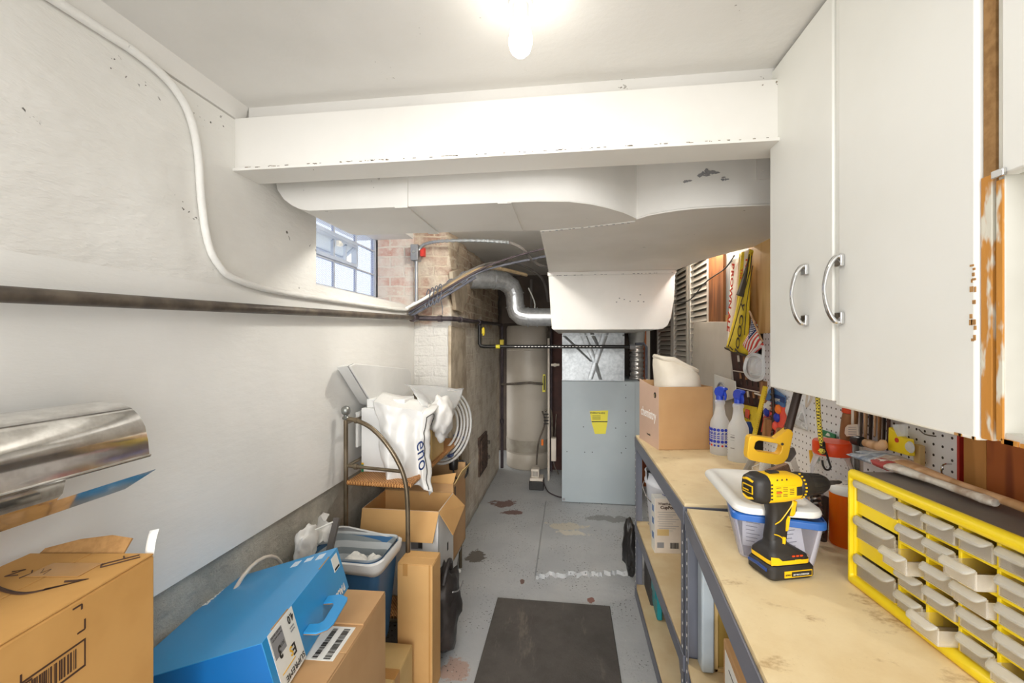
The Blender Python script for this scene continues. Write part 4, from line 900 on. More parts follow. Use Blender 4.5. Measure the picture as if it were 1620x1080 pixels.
# white tray leaning against the wall
tp = [(1.79, 1.343), (1.84, 1.352), (2.50, 1.287), (2.535, 1.26), (2.545, 1.19), (2.50, 1.15), (2.40, 1.125), (2.19, 1.101), (2.08, 1.118), (2.02, 1.14)]
TR = thing('white_tray', 'large smooth white plastic tray propped behind the rack against the wall', 'tray', (-.97, 2.15, 1.08))
b = MB(); b.prism(tp, -.955, -.945, 'x'); b.build('tray_face', 'whiteplastic', TR, bevel=.004, seg=3)
c0 = Vector((2.17, 1.235)); b = MB()
inner = [tuple(c0+(Vector(p)-c0)*.93) for p in tp]
b.loft([[Vector((-.956, y, z)) for y, z in tp], [Vector((-1.02, y, z)) for y, z in inner], [Vector((-1.022, c0.x+(y-c0.x)*.9, c0.y+(z-c0.y)*.9)) for y, z in inner], [Vector((-.954, c0.x+(y-c0.x)*.97, c0.y+(z-c0.y)*.97)) for y, z in tp]], sm=False); b.build('tray_rim', 'whiteplastic', TR)
b = MB(); b.box(-1.0, -.99, 1.95, 2.5, .95, 1.115); b.build('tray_foot', 'whiteplastic', TR)
# draped white plastic bag with print
WB = thing('white_plastic_bag', 'white plastic carrier bag with dark print draped over the rack shelf cartons', 'bag', (-.80, 2.0, .80))
def bagf(u, v):   # u along the shelf front, v downwards
    x = -.895+.20*u; z = 1.195-.05*u*u-.37*v
    y = 1.935-.03*math.sin(u*5)-.02*v+.011*math.sin(u*15+v*2)*(.3+v)
    if v < .08: y += (.08-v)*1.6
    x += .09*(.35-v)*(u-.5)*(1 if v < .5 else .3)+.04*v
    p = Vector((x, y, z)); return p+nz(p, 9, .014)+nz(p, 24, .006)
b = MB(); b.grid(bagf, 40, 50); b.build('front_drape', 'bag_white', WB, solid=.0015)
def bagside(u, v):
    p0 = bagf(1, v); x = p0.x+.012+.02*math.sin(u*4); y = p0.y+.10*u; z = p0.z-.02*u+(-.04*u if v > .5 else 0)
    p = Vector((x, y, z)); return p0.lerp(p+nz(p, 13, .018), min(1, u*4)) if u < .25 else p+nz(p, 13, .018)
b = MB(); b.grid(bagside, 24, 40); b.build('side_drape', 'bag_white', WB, solid=.0015)
b = MB(); pts = [bagside(.16, .12+.86*i/24)+Vector((.004, -.004, 0)) for i in range(25)]; b.tube(pts, .0022, 6)
pts = [bagside(.16, .12)+Vector((.004, -.004, 0)), bagside(.3, .08)+Vector((.006, 0, .0)), bagside(.5, .12)+Vector((.006, 0, 0)), bagside(.36, .22)+Vector((.006, 0, 0))]; b.tube(pts, .0022, 6, sm_path=4); b.build('printed_line', 'ink', WB)
text('eno', (-0.664, 1.847, 1.005), (0, .25, -1), (.35, .94, .2), .095, 'navy', WB, bold=.0)
b = MB(); b.box(-.688, -.681, 2.02, 2.05, 1.01, 1.03); b.build('blue_print', 'navy', WB)
b = MB(); b.box(-.688, -.681, 2.035, 2.07, .985, 1.005); b.build('green_print', 'teal', WB); b = MB(); b.box(-.688, -.681, 2.03, 2.055, 1.032, 1.045); b.build('gold_print', 'yellowink', WB)
crumple('crumpled_bag', 'bulging white bag lobe beside the draped carrier bag on the rack', (-.655, 2.20, .93), (.06, .115, .115), 'bag_white', 7.7, 'bag')
crumple('shelf_filler_bag', 'clear film wrapped bundle behind the white bags on the rack', (-.80, 2.52, .835), (.11, .13, .13), 'bag_white', 17.7, 'bag')
def zipf(u, v):
    p = Vector((-.93+.25*u, 2.18+.26*u+.03*v, 1.265-.045*u*u-.16*v*(.55+.45*math.sin(u*3)))); return p+nz(p, 9, .02)
ZQ = [Vector(p) for p in ((-0.888, 2.300, 1.221), (-0.632, 2.622, 1.155), (-0.640, 2.305, 1.031), (-0.680, 1.968, 1.154))]
def zipf(u, v):
    p = ZQ[0].lerp(ZQ[1], u).lerp(ZQ[3].lerp(ZQ[2], u), v); return p+nz(p, 8, .012)+nz(p, 20, .004)
b = MB(); b.grid(zipf, 30, 16); tag(b.build('zip_bag', 'clearbag', solid=.002), 'clear plastic zip bag hanging over the coiled hose on the rack', 'bag')
HS = thing('coiled_hose', 'coil of pale ribbed hose hung at the far end of the rack', 'hose', (-.71, 2.5, .83))
for k, (r, x) in enumerate(((.205, -.668), (.188, -.676), (.170, -.684), (.152, -.69), (.134, -.70))):
    cy, cz = 2.48, .95; n = 150
    pts = [Vector((x-.04+.5*r*math.cos(2*math.pi*i/n), cy+.87*r*math.cos(2*math.pi*i/n), cz+r*1.02*math.sin(2*math.pi*i/n))) for i in range(n)]
    MB().tube(pts, [.0068+.0016*(i % 2) for i in range(n)], 8, closed=True).build('hose_turn', 'hose', HS)
b = MB(); b.box(-.70, -.685, 2.60, 2.70, .86, .88); b.prism([(2.477, 0.772), (2.786, 0.764), (2.803, 0.827), (2.686, 0.764), (2.450, 0.793)], -.70, -.68, 'x'); tag(b.build('blue_plastic_strip', 'navy'), 'blue plastic strip behind the lower edge of the coiled hose', 'strip')

# open white printer carton
OC = thing('open_carton', 'open white sided carton with tan flaps sticking out of the rack', 'cardboard box', (-.81, 2.12, .242))
x0, x1, y0, y1, z1 = -.985, -.605, 1.985, 2.245, .65
b = MB(); b.box(x0, x1, y0, y0+.004, .242, z1); b.box(x0, x1, y1-.004, y1, .242, z1); b.box(x0, x0+.004, y0, y1, .242, z1); b.box(x1-.004, x1, y0, y1, .242, z1); b.box(x0, x1, y0, y1, .242, .247); b.build('carton_body', 'whiteplastic', OC, bevel=.001)
b = MB(); b.box(x0+.004, x1-.004, y0+.004, y0+.006, .247, z1+.001); b.box(x0+.004, x1-.004, y1-.006, y1-.004, .247, z1+.001); b.box(x0+.004, x0+.006, y0+.004, y1-.004, .247, z1+.001); b.box(x1-.006, x1-.004, y0+.004, y1-.004, .247, z1+.001); b.box(x0+.004, x1-.004, y0+.004, y1-.004, .247, .25); b.build('carton_lining', 'kraft', OC)
def flap(pts, t, m, name): 
    a = [Vector(p) for p in pts]; n = (a[1]-a[0]).cross(a[-1]-a[0]).normalized()*t; k = len(a)
    MB().add(a+[p+n for p in a], [list(range(k)), list(range(2*k-1, k-1, -1))]+[(i, (i+1) % k, k+(i+1) % k, k+i) for i in range(k)]).build(name, m, OC)
flap([(x0, y0, z1), (x1, y0, z1), (x1-.015, y0-.05, z1-.125), (x0+.01, y0-.05, z1-.125)], .004, 'kraft', 'front_flap')
flap([(x1, y0+.003, z1), (x1, y1-.003, z1), (x1+.055, y1+.03, z1-.075), (x1+.045, y0+.09, z1-.145)], .004, 'kraft', 'side_flap')
flap([(x0, y1, z1), (x1, y1, z1), (x1-.02, y1+.07, z1+.02), (x0, y1+.07, z1+.02)], .004, 'kraft2', 'rear_flap')
patch((x1-.135, y0, .47), (1, 0, 0), (0, 0, 1), .055, .075, 'greyink', OC, 'shipping_label', local=False); barcode((x1-.10, y0-.001, .475), (1, 0, 0), (0, 0, 1), .02, .06, OC, local=False, seed=5)
b = MB(); b.box(x1, x1+.0008, y0+.14, y0+.16, .40, .44); b.box(x1, x1+.0008, y0+.05, y0+.12, .33, .335); b.build('printed_mark', 'ink', OC)
# brown open carton behind
O2 = thing('open_carton', 'brown open carton behind the white sided one, further along the rack', 'cardboard box', (-.80, 2.46, .242)); OC = O2
x0, x1, y0, y1, z1 = -.96, -.63, 2.33, 2.62, .66
b = MB(); b.box(x0, x1, y0, y0+.005, .242, z1); b.box(x0, x1, y1-.005, y1, .242, z1+.05); b.box(x0, x0+.005, y0, y1, .242, z1); b.box(x1-.005, x1, y0, y1, .242, z1-.0); b.box(x0, x1, y0, y1, .242, .247); b.build('carton_body', 'kraft2', O2)
flap([(x1-.20, y0, z1), (x1, y0, z1), (x1+.01, y0+.03, z1+.06), (x1-.18, y0+.02, z1+.03)], .004, 'kraft', 'raised_flap')
flap([(x1, y0+.02, z1), (x1, y1, z1), (x1+.03, y1, z1+.05), (x1+.02, y0+.1, z1+.05)], .004, 'kraft_pale', 'raised_flap')
b = MB(); b.box(x1, x1+.0008, y0+.03, y0+.055, z1-.14, z1-.02); b.build('printed_mark', 'ink', O2)
b = MB(); b.box(-.86, -.74, 2.40, 2.52, .25, .64); tag(b.build('red_packet', 'redbrown', bevel=.01), 'dark red packet standing inside the brown open carton', 'packet')
b = MB(); b.lathe([(.0001, 0), (.022, 0), (.028, .05), (.025, .05), (.0001, .01)], (-.585, 2.62, .70), 16)
CU = thing('black_ring_handle', 'black ring handle hooked on the far rack post', 'handle', (-.66, 2.66, .62))
MB().tube([(-.66+.045*math.cos(a), 2.62+.045*math.sin(a)*.5, .66+.052*math.sin(a)) for a in [i*math.pi/10 for i in range(20)]], .006, 8, closed=True).build('ring', 'black', CU)
b = MB(); b.lathe([(.0001, 0), (.026, 0), (.03, .05), (.026, .06), (.0001, .06)], (-.70, 2.60, .67), 16); b.build('black_cup', 'black', CU)

# white litter tub
TU = thing('white_tub', 'white oval tub of shredded paper litter on the floor beside the rack', 'tub', (-.775, 2.44, 0))
b = MB(); b.loft([rrect(.08, .17, .06, 0), rrect(.10, .20, .08, .07), rrect(.118, .225, .09, .19), rrect(.126, .233, .09, .195), rrect(.126, .233, .09, .203), rrect(.110, .217, .085, .203), rrect(.09, .19, .07, .08), rrect(.07, .16, .06, .02)], cap0=True, cap1=True); b.build('tub_body', 'whiteplastic', TU, True)
b = MB(); rnd = random.Random(8)
b.grid(lambda u, v: Vector((-.10+.20*u, -.20+.40*v, .13+.04*noise.noise(Vector((u*6, v*9, 0)))+.02*v)), 14, 24)
for i in range(230):
    x, y = rnd.uniform(-.095, .095), rnd.uniform(-.19, .19); a = rnd.uniform(0, 3.14); l = rnd.uniform(.008, .028)
    z = .150+rnd.uniform(-.01, .03); dx, dy = math.cos(a)*l, math.sin(a)*l; w_ = rnd.uniform(.002, .005)
    b.add([(x, y, z), (x+dx, y+dy, z+rnd.uniform(-.01, .012)), (x+dx-dy*.3, y+dy+dx*.3, z+.004), (x-dy*.3, y+dx*.3, z+.003)], [(0, 1, 2, 3)], rnd.choice((0, 0, 0, 1)))
o = b.build('paper_litter', ['paper', 'greyink'], None, base=(0, 0, 0)); o.parent = TU; o['kind'] = 'stuff'
o.location = (0, 0, 0)
tag(MB().tube([(-.66, 2.28, .207), (-.60, 2.30, .212), (-.585, 2.31, .205)], [.012, .009, .010], 8).build('paper_roll', 'paper'), 'small white paper roll balanced on the rim of the litter tub', 'paper roll')
BG = thing('black_bag', 'dark nylon bag slumped on the floor behind the tall narrow carton', 'bag', (-.58, 1.99, 0))
o = crumple('bag_body', None, (-.575, 1.985, 0), (.075, .13, .20), 'blackbag', 11.5); o.parent = BG; o.location = (.005, -.005, 0)
MB().tube([(-.56, 1.90, .36), (-.55, 1.92, .42), (-.55, 1.98, .43), (-.56, 2.03, .37)], .012, 8, sm_path=4).build('bag_handle', 'blackbag', BG)
b = MB(); b.tube([(-.515, 1.90, .33), (-.505, 1.97, .30), (-.505, 2.05, .30)], .003, 6, sm_path=4); b.build('zip', 'greyink', BG)

# ================================================================ right side: cabinets
CA = thing('wall_cabinet', 'tall white enamelled wall cabinet with two chrome handled doors', 'cabinet', (.71, .98, 1.31))
b = MB(); b.box(.575, .585, .66, 1.293, 1.322, 2.195); b.box(.575, .858, 1.283, 1.293, 1.322, 2.195); b.box(.575, .858, .655, .665, 1.322, 2.195); b.box(.848, .858, .66, 1.29, 1.322, 2.195); b.box(.575, .858, .66, 1.29, 1.322, 1.334); b.build('cabinet_body', 'cab', CA, bevel=.002)
b = MB(); b.box(.557, .575, .982, 1.0, 1.316, 2.195); b.build('centre_stile', 'cab', CA, bevel=.003)
d1 = MB().box(.553, .573, 1.002, 1.293, 1.324, 2.19).build('door', 'cab', CA, bevel=.003)
d2 = MB().box(.553, .573, .674, .984, 1.314, 2.19).build('door', 'cab', CA, bevel=.005)
def handle(y, z0, z1, door):
    b = MB(); m = (z0+z1)/2
    b.tube([(.553, y, z1), (.540, y, z1-.004), (.527, y, z1-.028), (.520, y, m), (.527, y, z0+.028), (.540, y, z0+.004), (.553, y, z0)], [.0075, .0075, .0065, .0048, .0065, .0075, .0075], 12, sm_path=5, flat=.65)
    b.box(.545, .553, y-.011, y+.011, z1-.022, z1+.002); b.box(.545, .553, y-.011, y+.011, z0-.002, z0+.022)
    return b.build('handle', 'chrome', door, bevel=.003)
handle(1.105, 1.490, 1.628, d1); handle(.972, 1.488, 1.625, d2)
b = MB(); b.box(.5565, .575, .656, .672, 1.318, 1.672); b.build('stripped_edge', 'stripped', CA, bevel=.001)
b = MB(); b.box(.560, .575, .655, .672, 1.672, 2.19); b.build('brown_edge', 'boardedge', CA)
b = MB(); rnd = random.Random(5)
for i in range(14):
    z = rnd.uniform(1.45, 1.56); y = .674+rnd.uniform(.0, .006); b.box(.5524, .5535, y, y+rnd.uniform(.002, .006), z, z+rnd.uniform(.002, .008))
for i in range(6): y = .675+rnd.uniform(0, .03); b.box(.5524, .5535, y, y+.004, 1.315, 1.319)
b.build('chipped_edge', 'kraft_edge', CA)
CB = thing('open_shelf_cabinet', 'white wall cabinet with worn open shelf compartment at the right edge', 'cabinet', (.71, .45, 1.31))
b = MB(); b.box(.558, .856, .640, .649, 1.320, 2.195); b.box(.558, .856, .10, .64, 1.318, 1.332); b.box(.846, .856, .1, .64, 1.33, 2.195); b.box(.575, .856, .1, .64, 1.664, 1.676); b.box(.558, .856, .1, .11, 1.32, 2.195)
b.build('shelf_compartment', 'cab_in', CB, bevel=.001)
b = MB(); b.box(.553, .573, .115, .640, 1.664, 2.19); b.build('door', 'cab', CB, bevel=.003)
b = MB(); b.box(.548, .553, .632, .648, 1.662, 1.672); b.build('hinge', 'chrome', CB, bevel=.001)
b = MB(); b.box(.5555, .558, .641, .649, 1.322, 1.66)
for i in range(12): y = rnd.uniform(.40, .64); b.box(.5555, .558, y, y+rnd.uniform(.01, .03), 1.318, 1.323+rnd.uniform(0, .004))
b.build('stripped_edge', 'stripped', CB)
# wood on the right wall
b = MB(); b.box(.80, .875, .955, 1.003, .93, 1.318); tag(b.build('amber_post', 'postwood'), 'amber wooden post under the cabinet between pegboard and red panel', 'post')
b = MB(); b.box(.80, .84, .10, .954, .93, 1.316); tag(b.build('red_wood_panel', 'redwood'), 'red stained wooden panel with strong grain at the right edge', 'panel')
b = MB(); b.box(.775, .798, .12, 1.06, 1.105, 1.135); tag(b.build('wooden_ledge', 'studwood', bevel=.002), 'long wooden rail behind the yellow drawer organizer', 'rail')
b = MB(); b.box(.858, .864, 1.08, 2.07, .93, 1.486); pgb = b.build('pegboard', 'peg', None, base=None); tag(pgb, 'white perforated pegboard behind the workbenches', 'pegboard')
b = MB(); b.box(.848, .866, 1.074, 1.08, .93, 1.486); e_ = b.build('red_edge', 'red', pgb, True)
b = MB(); b.box(.885, .905, 2.06, 2.30, 1.487, 1.97); tag(b.build('knotty_board', 'plywood'), 'pale knotty pine board on the wall beside the cabinet', 'board')
b = MB(); b.box(.885, .92, 2.66, 2.925, 1.50, 2.15); tag(b.build('brown_board', 'studwood'), 'brown wooden board beside the louvre door', 'board')
b = MB(); b.box(.90, .93, 2.30, 2.66, 1.2, 2.15); tag(b.build('grey_hardboard', 'greybin'), 'grey panel behind the hanging beer towel', 'panel')
b = MB(); b.box(.885, .90, 2.46, 2.62, 1.56, 1.60); tag(b.build('pale_block', 'plywood'), 'small pale wood block on the wall below the brown board', 'block')
# louvre doors
def louvre(y0, y1, label, z0=.25, z1=2.15, x=.89):
    Ld = thing('louvre_door', label, 'louvre door', (x, (y0+y1)/2, z0), group=None)
    b = MB(); t = .055; b.box(x, x+.03, y0, y0+t, z0, z1); b.box(x, x+.03, y1-t, y1, z0, z1); b.box(x, x+.03, y0+t, y1-t, z0, z0+.1); b.box(x, x+.03, y0+t, y1-t, z1-.08, z1); b.build('frame', 'louvre', Ld, bevel=.003)
    b = MB(); z = z0+.12
    while z < z1-.1:
        b.add([(x+.002, y0+t, z), (x+.002, y1-t, z), (x+.024, y1-t, z+.034), (x+.024, y0+t, z+.034), (x+.007, y0+t, z-.002), (x+.007, y1-t, z-.002), (x+.029, y1-t, z+.032), (x+.029, y0+t, z+.032)], [(0, 1, 2, 3), (7, 6, 5, 4), (0, 4, 5, 1), (3, 2, 6, 7)]); z += .042
    b.build('slats', 'louvre', Ld)
    b = MB(); b.box(x+.03, x+.033, y0, y1, z0, z1); b.build('shade_backing', 'louvre_gap_shade', Ld)  # dark sheet standing in for the shade between slats
louvre(2.93, 3.43, 'nearest louvre door, beside the brown wooden board')
louvre(3.44, 3.94, 'middle louvre door of the three behind the cardboard box')
louvre(3.95, 4.62, 'farthest louvre door, next to the furnace vent')
tag(MB().tube([(.87, 3.9, 1.78), (.872, 3.35, 1.75), (.872, 2.95, 1.83), (.872, 2.6, 1.86), (.86, 2.42, 1.9)], .004, 6, sm_path=6).build('black_wire', 'black'), 'thin black wire strung across the louvre doors', 'wire')
b = MB(); X = rot(0, 0, 0, (.855, 0, .92)); b.prism([(2.40, 0), (3.22, 0), (3.24, .67), (2.55, .64)], 0, .012, 'x', 0, X @ Matrix.Rotation(math.radians(2), 4, 'Y'))
wbp = b.build('beige_panel', 'kraft_pale', bevel=.002); tag(wbp, 'smooth beige hardboard panel leaning on the wall behind the cardboard box', 'panel'); wbp.data.materials[0] = mat('beige_hardboard', 'd2cabd', 'c6bdaf', rough=.5, sc=3)

# ================================================================ workbenches
def shelf_unit(name, label, x0, x1, y0, y1, tops, H, rotz=0, pivot=(0, 0)):
    R_ = thing(name, label, 'workbench', (pivot[0], pivot[1], 0), (0, 0, math.radians(rotz)))
    px, py = pivot
    x0 -= px; x1 -= px; y0 -= py; y1 -= py
    for (xa, sx) in ((x0, 1), (x1, -1)):
        for (ya, sy) in ((y0, 1), (y1, -1)):
            b = MB(); b.box(min(xa, xa+sx*.038), max(xa, xa+sx*.038), min(ya, ya+sy*.002), max(ya, ya+sy*.002), 0, H-.012)
            b.box(min(xa, xa+sx*.002), max(xa, xa+sx*.002), min(ya, ya+sy*.038), max(ya, ya+sy*.038), 0, H-.012)
            for k in range(int(H/.038)):
                z = .02+k*.038
                if z > H-.04: break
                b.box(min(xa+sx*.016, xa+sx*.021), max(xa+sx*.016, xa+sx*.021), ya-sy*.0008, ya, z, z+.008, 1)
                b.box(xa-sx*.0008 if sx > 0 else xa, xa if sx > 0 else xa+.0008, min(ya+sy*.016, ya+sy*.021), max(ya+sy*.016, ya+sy*.021), z, z+.008, 1)
            b.build('post', ['shelfmetal', 'whiteink'], R_, True)
    for z, bh, m in tops:
        b = MB(); b.box(x0+.003, x1-.003, y0+.003, y1-.003, z-.014, z); b.build('board', m, R_, True, bevel=.001)
        b = MB(); t = .0015
        for xa, xb in ((x0-.003, x0+.001), (x1-.001, x1+.003)): b.box(xa, xb, y0-.002, y1+.002, z-bh, z-.010)
        for ya, yb in ((y0-.003, y0+.001), (y1-.001, y1+.003)): b.box(x0, x1, ya, yb, z-bh, z-.010)
        b.box(x0-.003, x0+.012, y0, y1, z-.016, z-.013); b.build('beam', 'shelfmetal', R_, True, bevel=.001)
    return R_
W1 = shelf_unit('workbench', 'far grey steel shelving bench carrying the cardboard box and spray bottles', .373, .852, 1.487, 2.545, [(.92, .068, 'board'), (.434, .062, 'particle'), (.075, .062, 'particle')], .92)
W2 = shelf_unit('workbench', 'near grey steel shelving bench carrying the drill and yellow organizer', .373, .873, .20, 1.462, [(.915, .068, 'board')], .915, -5.2, (.373, 1.462))

# things on the far bench
CH = thing('open_carton', 'tan open carton printed chemistry holding a cream canvas sack', 'cardboard box', (.434, 2.201, .921), (0, 0, math.radians(10.5)))
b = MB(); wx, wy, h = .272, .27, .307
b.box(0, wx, 0, .004, 0, h); b.box(0, wx, wy-.004, wy, 0, h+.012); b.box(wx-.004, wx, 0, wy, 0, h); b.box(.002, wx, .002, wy, 0, .004); b.build('carton_body', 'kraft2', CH, True, bevel=.001)
pink = mat('pinkish_tan_card', 'd0b19c', 'c9aa94', rough=.7, sc=3); M['pinkcard'] = pink
b = MB(); b.prism([(0, 0), (wy, 0), (wy, h+.018), (wy*.72, h+.008), (wy*.35, h-.002), (0, h)], -.0005, .003, 'x'); side = b.build('printed_side', 'pinkcard', CH, True)
text('chemistry', (-.0012, .243, .135), (0, -1, 0), (0, 0, 1), .068, 'whiteink', CH, local=True, stretch=.78, bold=.0005)
text('beautiful', (-.0012, .155, .045), (0, -1, 0), (0, 0, 1), .014, 'ink', CH, local=True)
b = MB(); b.cyl((-.0016, .045, .262), .0145, .0016, 24, 0, 'x'); b.build('round_mark', 'ink', CH, True)
text('c', (-.0022, .052, .255), (0, -1, 0), (0, 0, 1), .024, 'kraft_pale', CH, local=True)
SK = thing('canvas_sack', 'cream canvas sack with rolled top standing in the tan carton', 'sack', (.56, 2.36, .93))
b = MB(); rr = []
for i, (hx, hy, z) in enumerate([(.085, .09, 0), (.105, .10, .10), (.118, .10, .24), (.124, .10, .32), (.128, .10, .355), (.126, .097, .385), (.112, .088, .405)]):
    tl = max(0, z-.28)*.9; rr.append([Vector((p.x*.9+(.0-tl*.1), p.y, z+(-p.x*.36 if z > .3 else -p.x*.1)))+nz(p+Vector((0, 0, z)), 9, .014) for p in rrect(hx, hy, min(hx, hy)*.9, 0, 7)])
inn = [[p*1 for p in rr[-1]]]
for s_, dz in ((.93, .008), (.82, .0), (.62, -.018), (.45, -.05)):
    c = sum(rr[-1], Vector())/len(rr[-1]); inn.append([c+(p-c)*s_+Vector((0, 0, dz))+nz(p*1.3+Vector((s_, 0, 0)), 14, .018) for p in rr[-1]])
b.loft(rr+inn[1:], cap0=True, cap1=True); o = b.build('sack_body', 'canvas', SK, True); o.location = (-.0, 0, 0)
o.rotation_euler = (0, 0, math.radians(10))
b = MB(); b.tube([p+Vector((0, 0, .004)) for p in rr[-1]], .013, 8, closed=True); b.jitter(.008, 16); o = b.build('rolled_fold', 'canvas', SK, True); o.rotation_euler = (0, 0, math.radians(10))
def spray(label, x, y, rz, printed):
    R_ = thing('spray_bottle', label, 'spray bottle', (x, y, .9205), (0, 0, math.radians(rz)))
    MB().lathe([(.0001, 0), (.040, 0), (.0435, .006), (.0435, .05), (.0425, .13), (.041, .15), (.034, .168), (.025, .185), (.0205, .215), (.0195, .232), (.023, .238), (.023, .248), (.016, .256), (.0001, .256)], seg=28).build('bottle', 'bottle', R_, True)
    b = MB(); b.lathe([(.0001, .25), (.0165, .25), (.0165, .272), (.013, .278), (.0001, .278)], seg=20); b.prism([(-.018, .272), (.020, .272), (.030, .300), (.038, .306), (.036, .314), (.0, .318), (-.020, .308), (-.026, .290)], -.010, .010, 'y')
    b.prism([(.026, .303), (.042, .303), (.042, .311), (.030, .311)], -.006, .006, 'y'); b.build('spray_head', 'trigger', R_, True, bevel=.003)
    b = MB(); b.tube([(.020, 0, .298), (.032, 0, .280), (.030, 0, .258)], [.006, .005, .004], 8, sm_path=4, flat=1.3); b.build('trigger', 'trigger', R_, True)
    if printed:
        b = MB()
        for i in range(-4, 5):
            a = math.radians(-100+i*22)
            for k, z in enumerate((.118, .064)):
                c = Vector((math.cos(a)*.0437, math.sin(a)*.0437, z)); X = Matrix.Translation(c) @ Matrix.Rotation(a, 4, 'Z'); b.cyl((-.001, 0, 0), .0072, .0024, 12, 0, 'x', X)
            for z in (.104, .098, .088, .079): 
                X = Matrix.Translation((math.cos(a)*.0437, math.sin(a)*.0437, z)) @ Matrix.Rotation(a, 4, 'Z'); b.box(-.001, .0012, -.0055+(z > .1)*.003, .0055, -.0022, .0022, 0, X)
            X = Matrix.Translation((math.cos(a)*.0437, math.sin(a)*.0437, .045)) @ Matrix.Rotation(a, 4, 'Z'); b.cyl((-.001, 0, 0), .005, .0022, 10, (i % 3 == 0)*1, 'x', X)
        b.build('printed_dots', ['labelblue', 'red'], R_, True)
    else:
        b = MB()
        for k in range(9):
            a = math.radians(-112); X = Matrix.Translation((math.cos(a)*.0437, math.sin(a)*.0437, .035+k*.011)) @ Matrix.Rotation(a, 4, 'Z'); b.box(-.0006, .0008, -.003, .004, -.0009, .0009, 0, X)
        for z, h_ in ((.118, .002), (.108, .006), (.095, .001), (.060, .004)):
            a = math.radians(-66); X = Matrix.Translation((math.cos(a)*.0432, math.sin(a)*.0432, z)) @ Matrix.Rotation(a, 4, 'Z'); b.box(-.0006, .0010, -.009, .009, -h_/2, h_/2, 0, X)
        b.build('printed_scale', 'greyink', R_, True)
spray('frosted spray bottle with dark blue printed dots, blue trigger, beside the tan carton', .707, 2.17, -60, True)
spray('frosted plain spray bottle with measuring scale and blue trigger, right of the printed one', .747, 2.055, -75, False)

# shoe bin with blue lid and white tray on the near bench
SB = thing('storage_bin', 'clear plastic storage bin with blue lid holding papers behind the drill', 'storage bin', (.534, 1.272, .9165), (0, 0, math.radians(-14)))
b = MB(); R0 = [rrect(.078, .145, .015, 0), rrect(.080, .147, .016, .004), rrect(.094, .163, .018, .098), rrect(.098, .167, .018, .10)]
b.loft(R0, cap0=True); b.build('bin_body', 'clearbox', SB, True, solid=.0015)
b = MB(); b.loft([rrect(.094, .168, .02, .098), rrect(.100, .175, .022, .099), rrect(.100, .175, .022, .113), rrect(.096, .170, .02, .117), rrect(.094, .164, .018, .112)], cap0=True, cap1=True); b.build('lid', 'lidblue', SB, True, bevel=.001)
SBf = [('paper', (-.06, -.11, .004), (.06, .0, .006), (-12, 64)), ('paper', (-.03, -.10, .004), (.05, -.04, .006), (20, 58))]
for nm, label, x, y, rz, w_, h_, tl in (('folded_card', 'white printed card standing inside the clear storage bin, front one', .545, 1.145, 20, .07, .075, 12), ('folded_card', 'white sheet with print inside the clear storage bin, left one', .475, 1.19, -20, .06, .07, 18)):
    c_ = thing(nm, label, 'card', (x, y, .923), (math.radians(-tl), 0, math.radians(rz)))
    b = MB(); b.box(-w_/2, w_/2, 0, .001, 0, h_); b.build('sheet', 'paper', c_, True)
    b = MB()
    for k in range(6): b.box(-w_/2+.008, w_/2-.02-(k % 3)*.006, -.0006, 0, h_-.014-k*.009, h_-.012-k*.009)
    b.build('printed_lines', 'greyink', c_, True)
tag(MB().box(.56, .585, 1.15, 1.165, .923, .928).build('copper_tag', 'kraft_orange', bevel=.001), 'tiny copper coloured tag lying inside the clear storage bin', 'tag')
tag(MB().box(.485, .535, 1.22, 1.30, .923, .985).build('blue_packet', 'card_blue', bevel=.004), 'pale blue packet inside the middle of the clear storage bin', 'packet')
TY = thing('tray_lid', 'white rounded plastic tray lid lying on the blue bin lid', 'tray', (.508, 1.275, 1.035), (math.radians(-1.2), 0, math.radians(-4)))
b = MB(); b.loft([rrect(.092, .172, .038, .003, 6), rrect(.097, .178, .04, .0, 6), rrect(.099, .18, .042, .006, 6), rrect(.096, .177, .04, .014, 6), rrect(.088, .168, .036, .019, 6), rrect(.074, .152, .03, .019, 6), rrect(.068, .146, .028, .014, 6)], cap0=True, cap1=True); b.build('tray_body', 'lidwhite', TY, True)

# cordless drill
DR = thing('cordless_drill', 'yellow and black cordless drill standing on its battery on the near bench', 'drill', (.483, 1.085, .9165), (0, 0, math.radians(17)))
# battery: local x is the forward direction of the tool
bt = MB(); bt.loft([rrect(.052, .036, .012, 0, 4, .004), rrect(.058, .040, .014, .006, 4, .004), rrect(.058, .040, .014, .024, 4, .004), rrect(.053, .036, .013, .031, 4, .004)], cap0=True, cap1=True); bat = bt.build('battery', 'dblack', DR, True, ang=30)
b = MB(); b.box(-.020, .050, -.0412, -.040, .007, .0215); b.build('battery_label', 'dyellow', bat, True)
b = MB(); b.box(-.002, .048, -.0418, -.0412, .009, .0195); b.build('battery_label_black', 'dblack', bat, True)
text('DEWALT', (-.0185, -.0416, .0115), (1, 0, 0), (0, 0, 1), .0052, 'dblack', bat, local=True, stretch=.75); text('20V MAX LITHIUM ION', (.001, -.0421, .0115), (1, 0, 0), (0, 0, 1), .0050, 'paper', bat, local=True, stretch=.78)
b = MB(); b.tube([(-.0545, -.028, .022), (-.0545, .0, .024), (-.0545, .028, .022)], .004, 8); b.build('release_tab', 'navy', bat, True)
b = MB(); b.loft([rrect(.048, .034, .014, .030, 4, .002), rrect(.050, .036, .014, .036, 4, .002), rrect(.049, .035, .014, .050, 4, .001), rrect(.035, .027, .014, .061, 4, -.006), rrect(.024, .019, .013, .070, 4, -.010), rrect(.021, .016, .012, .085, 4, -.010)], cap0=True); b.build('foot', 'dblack', DR, True, ang=50)
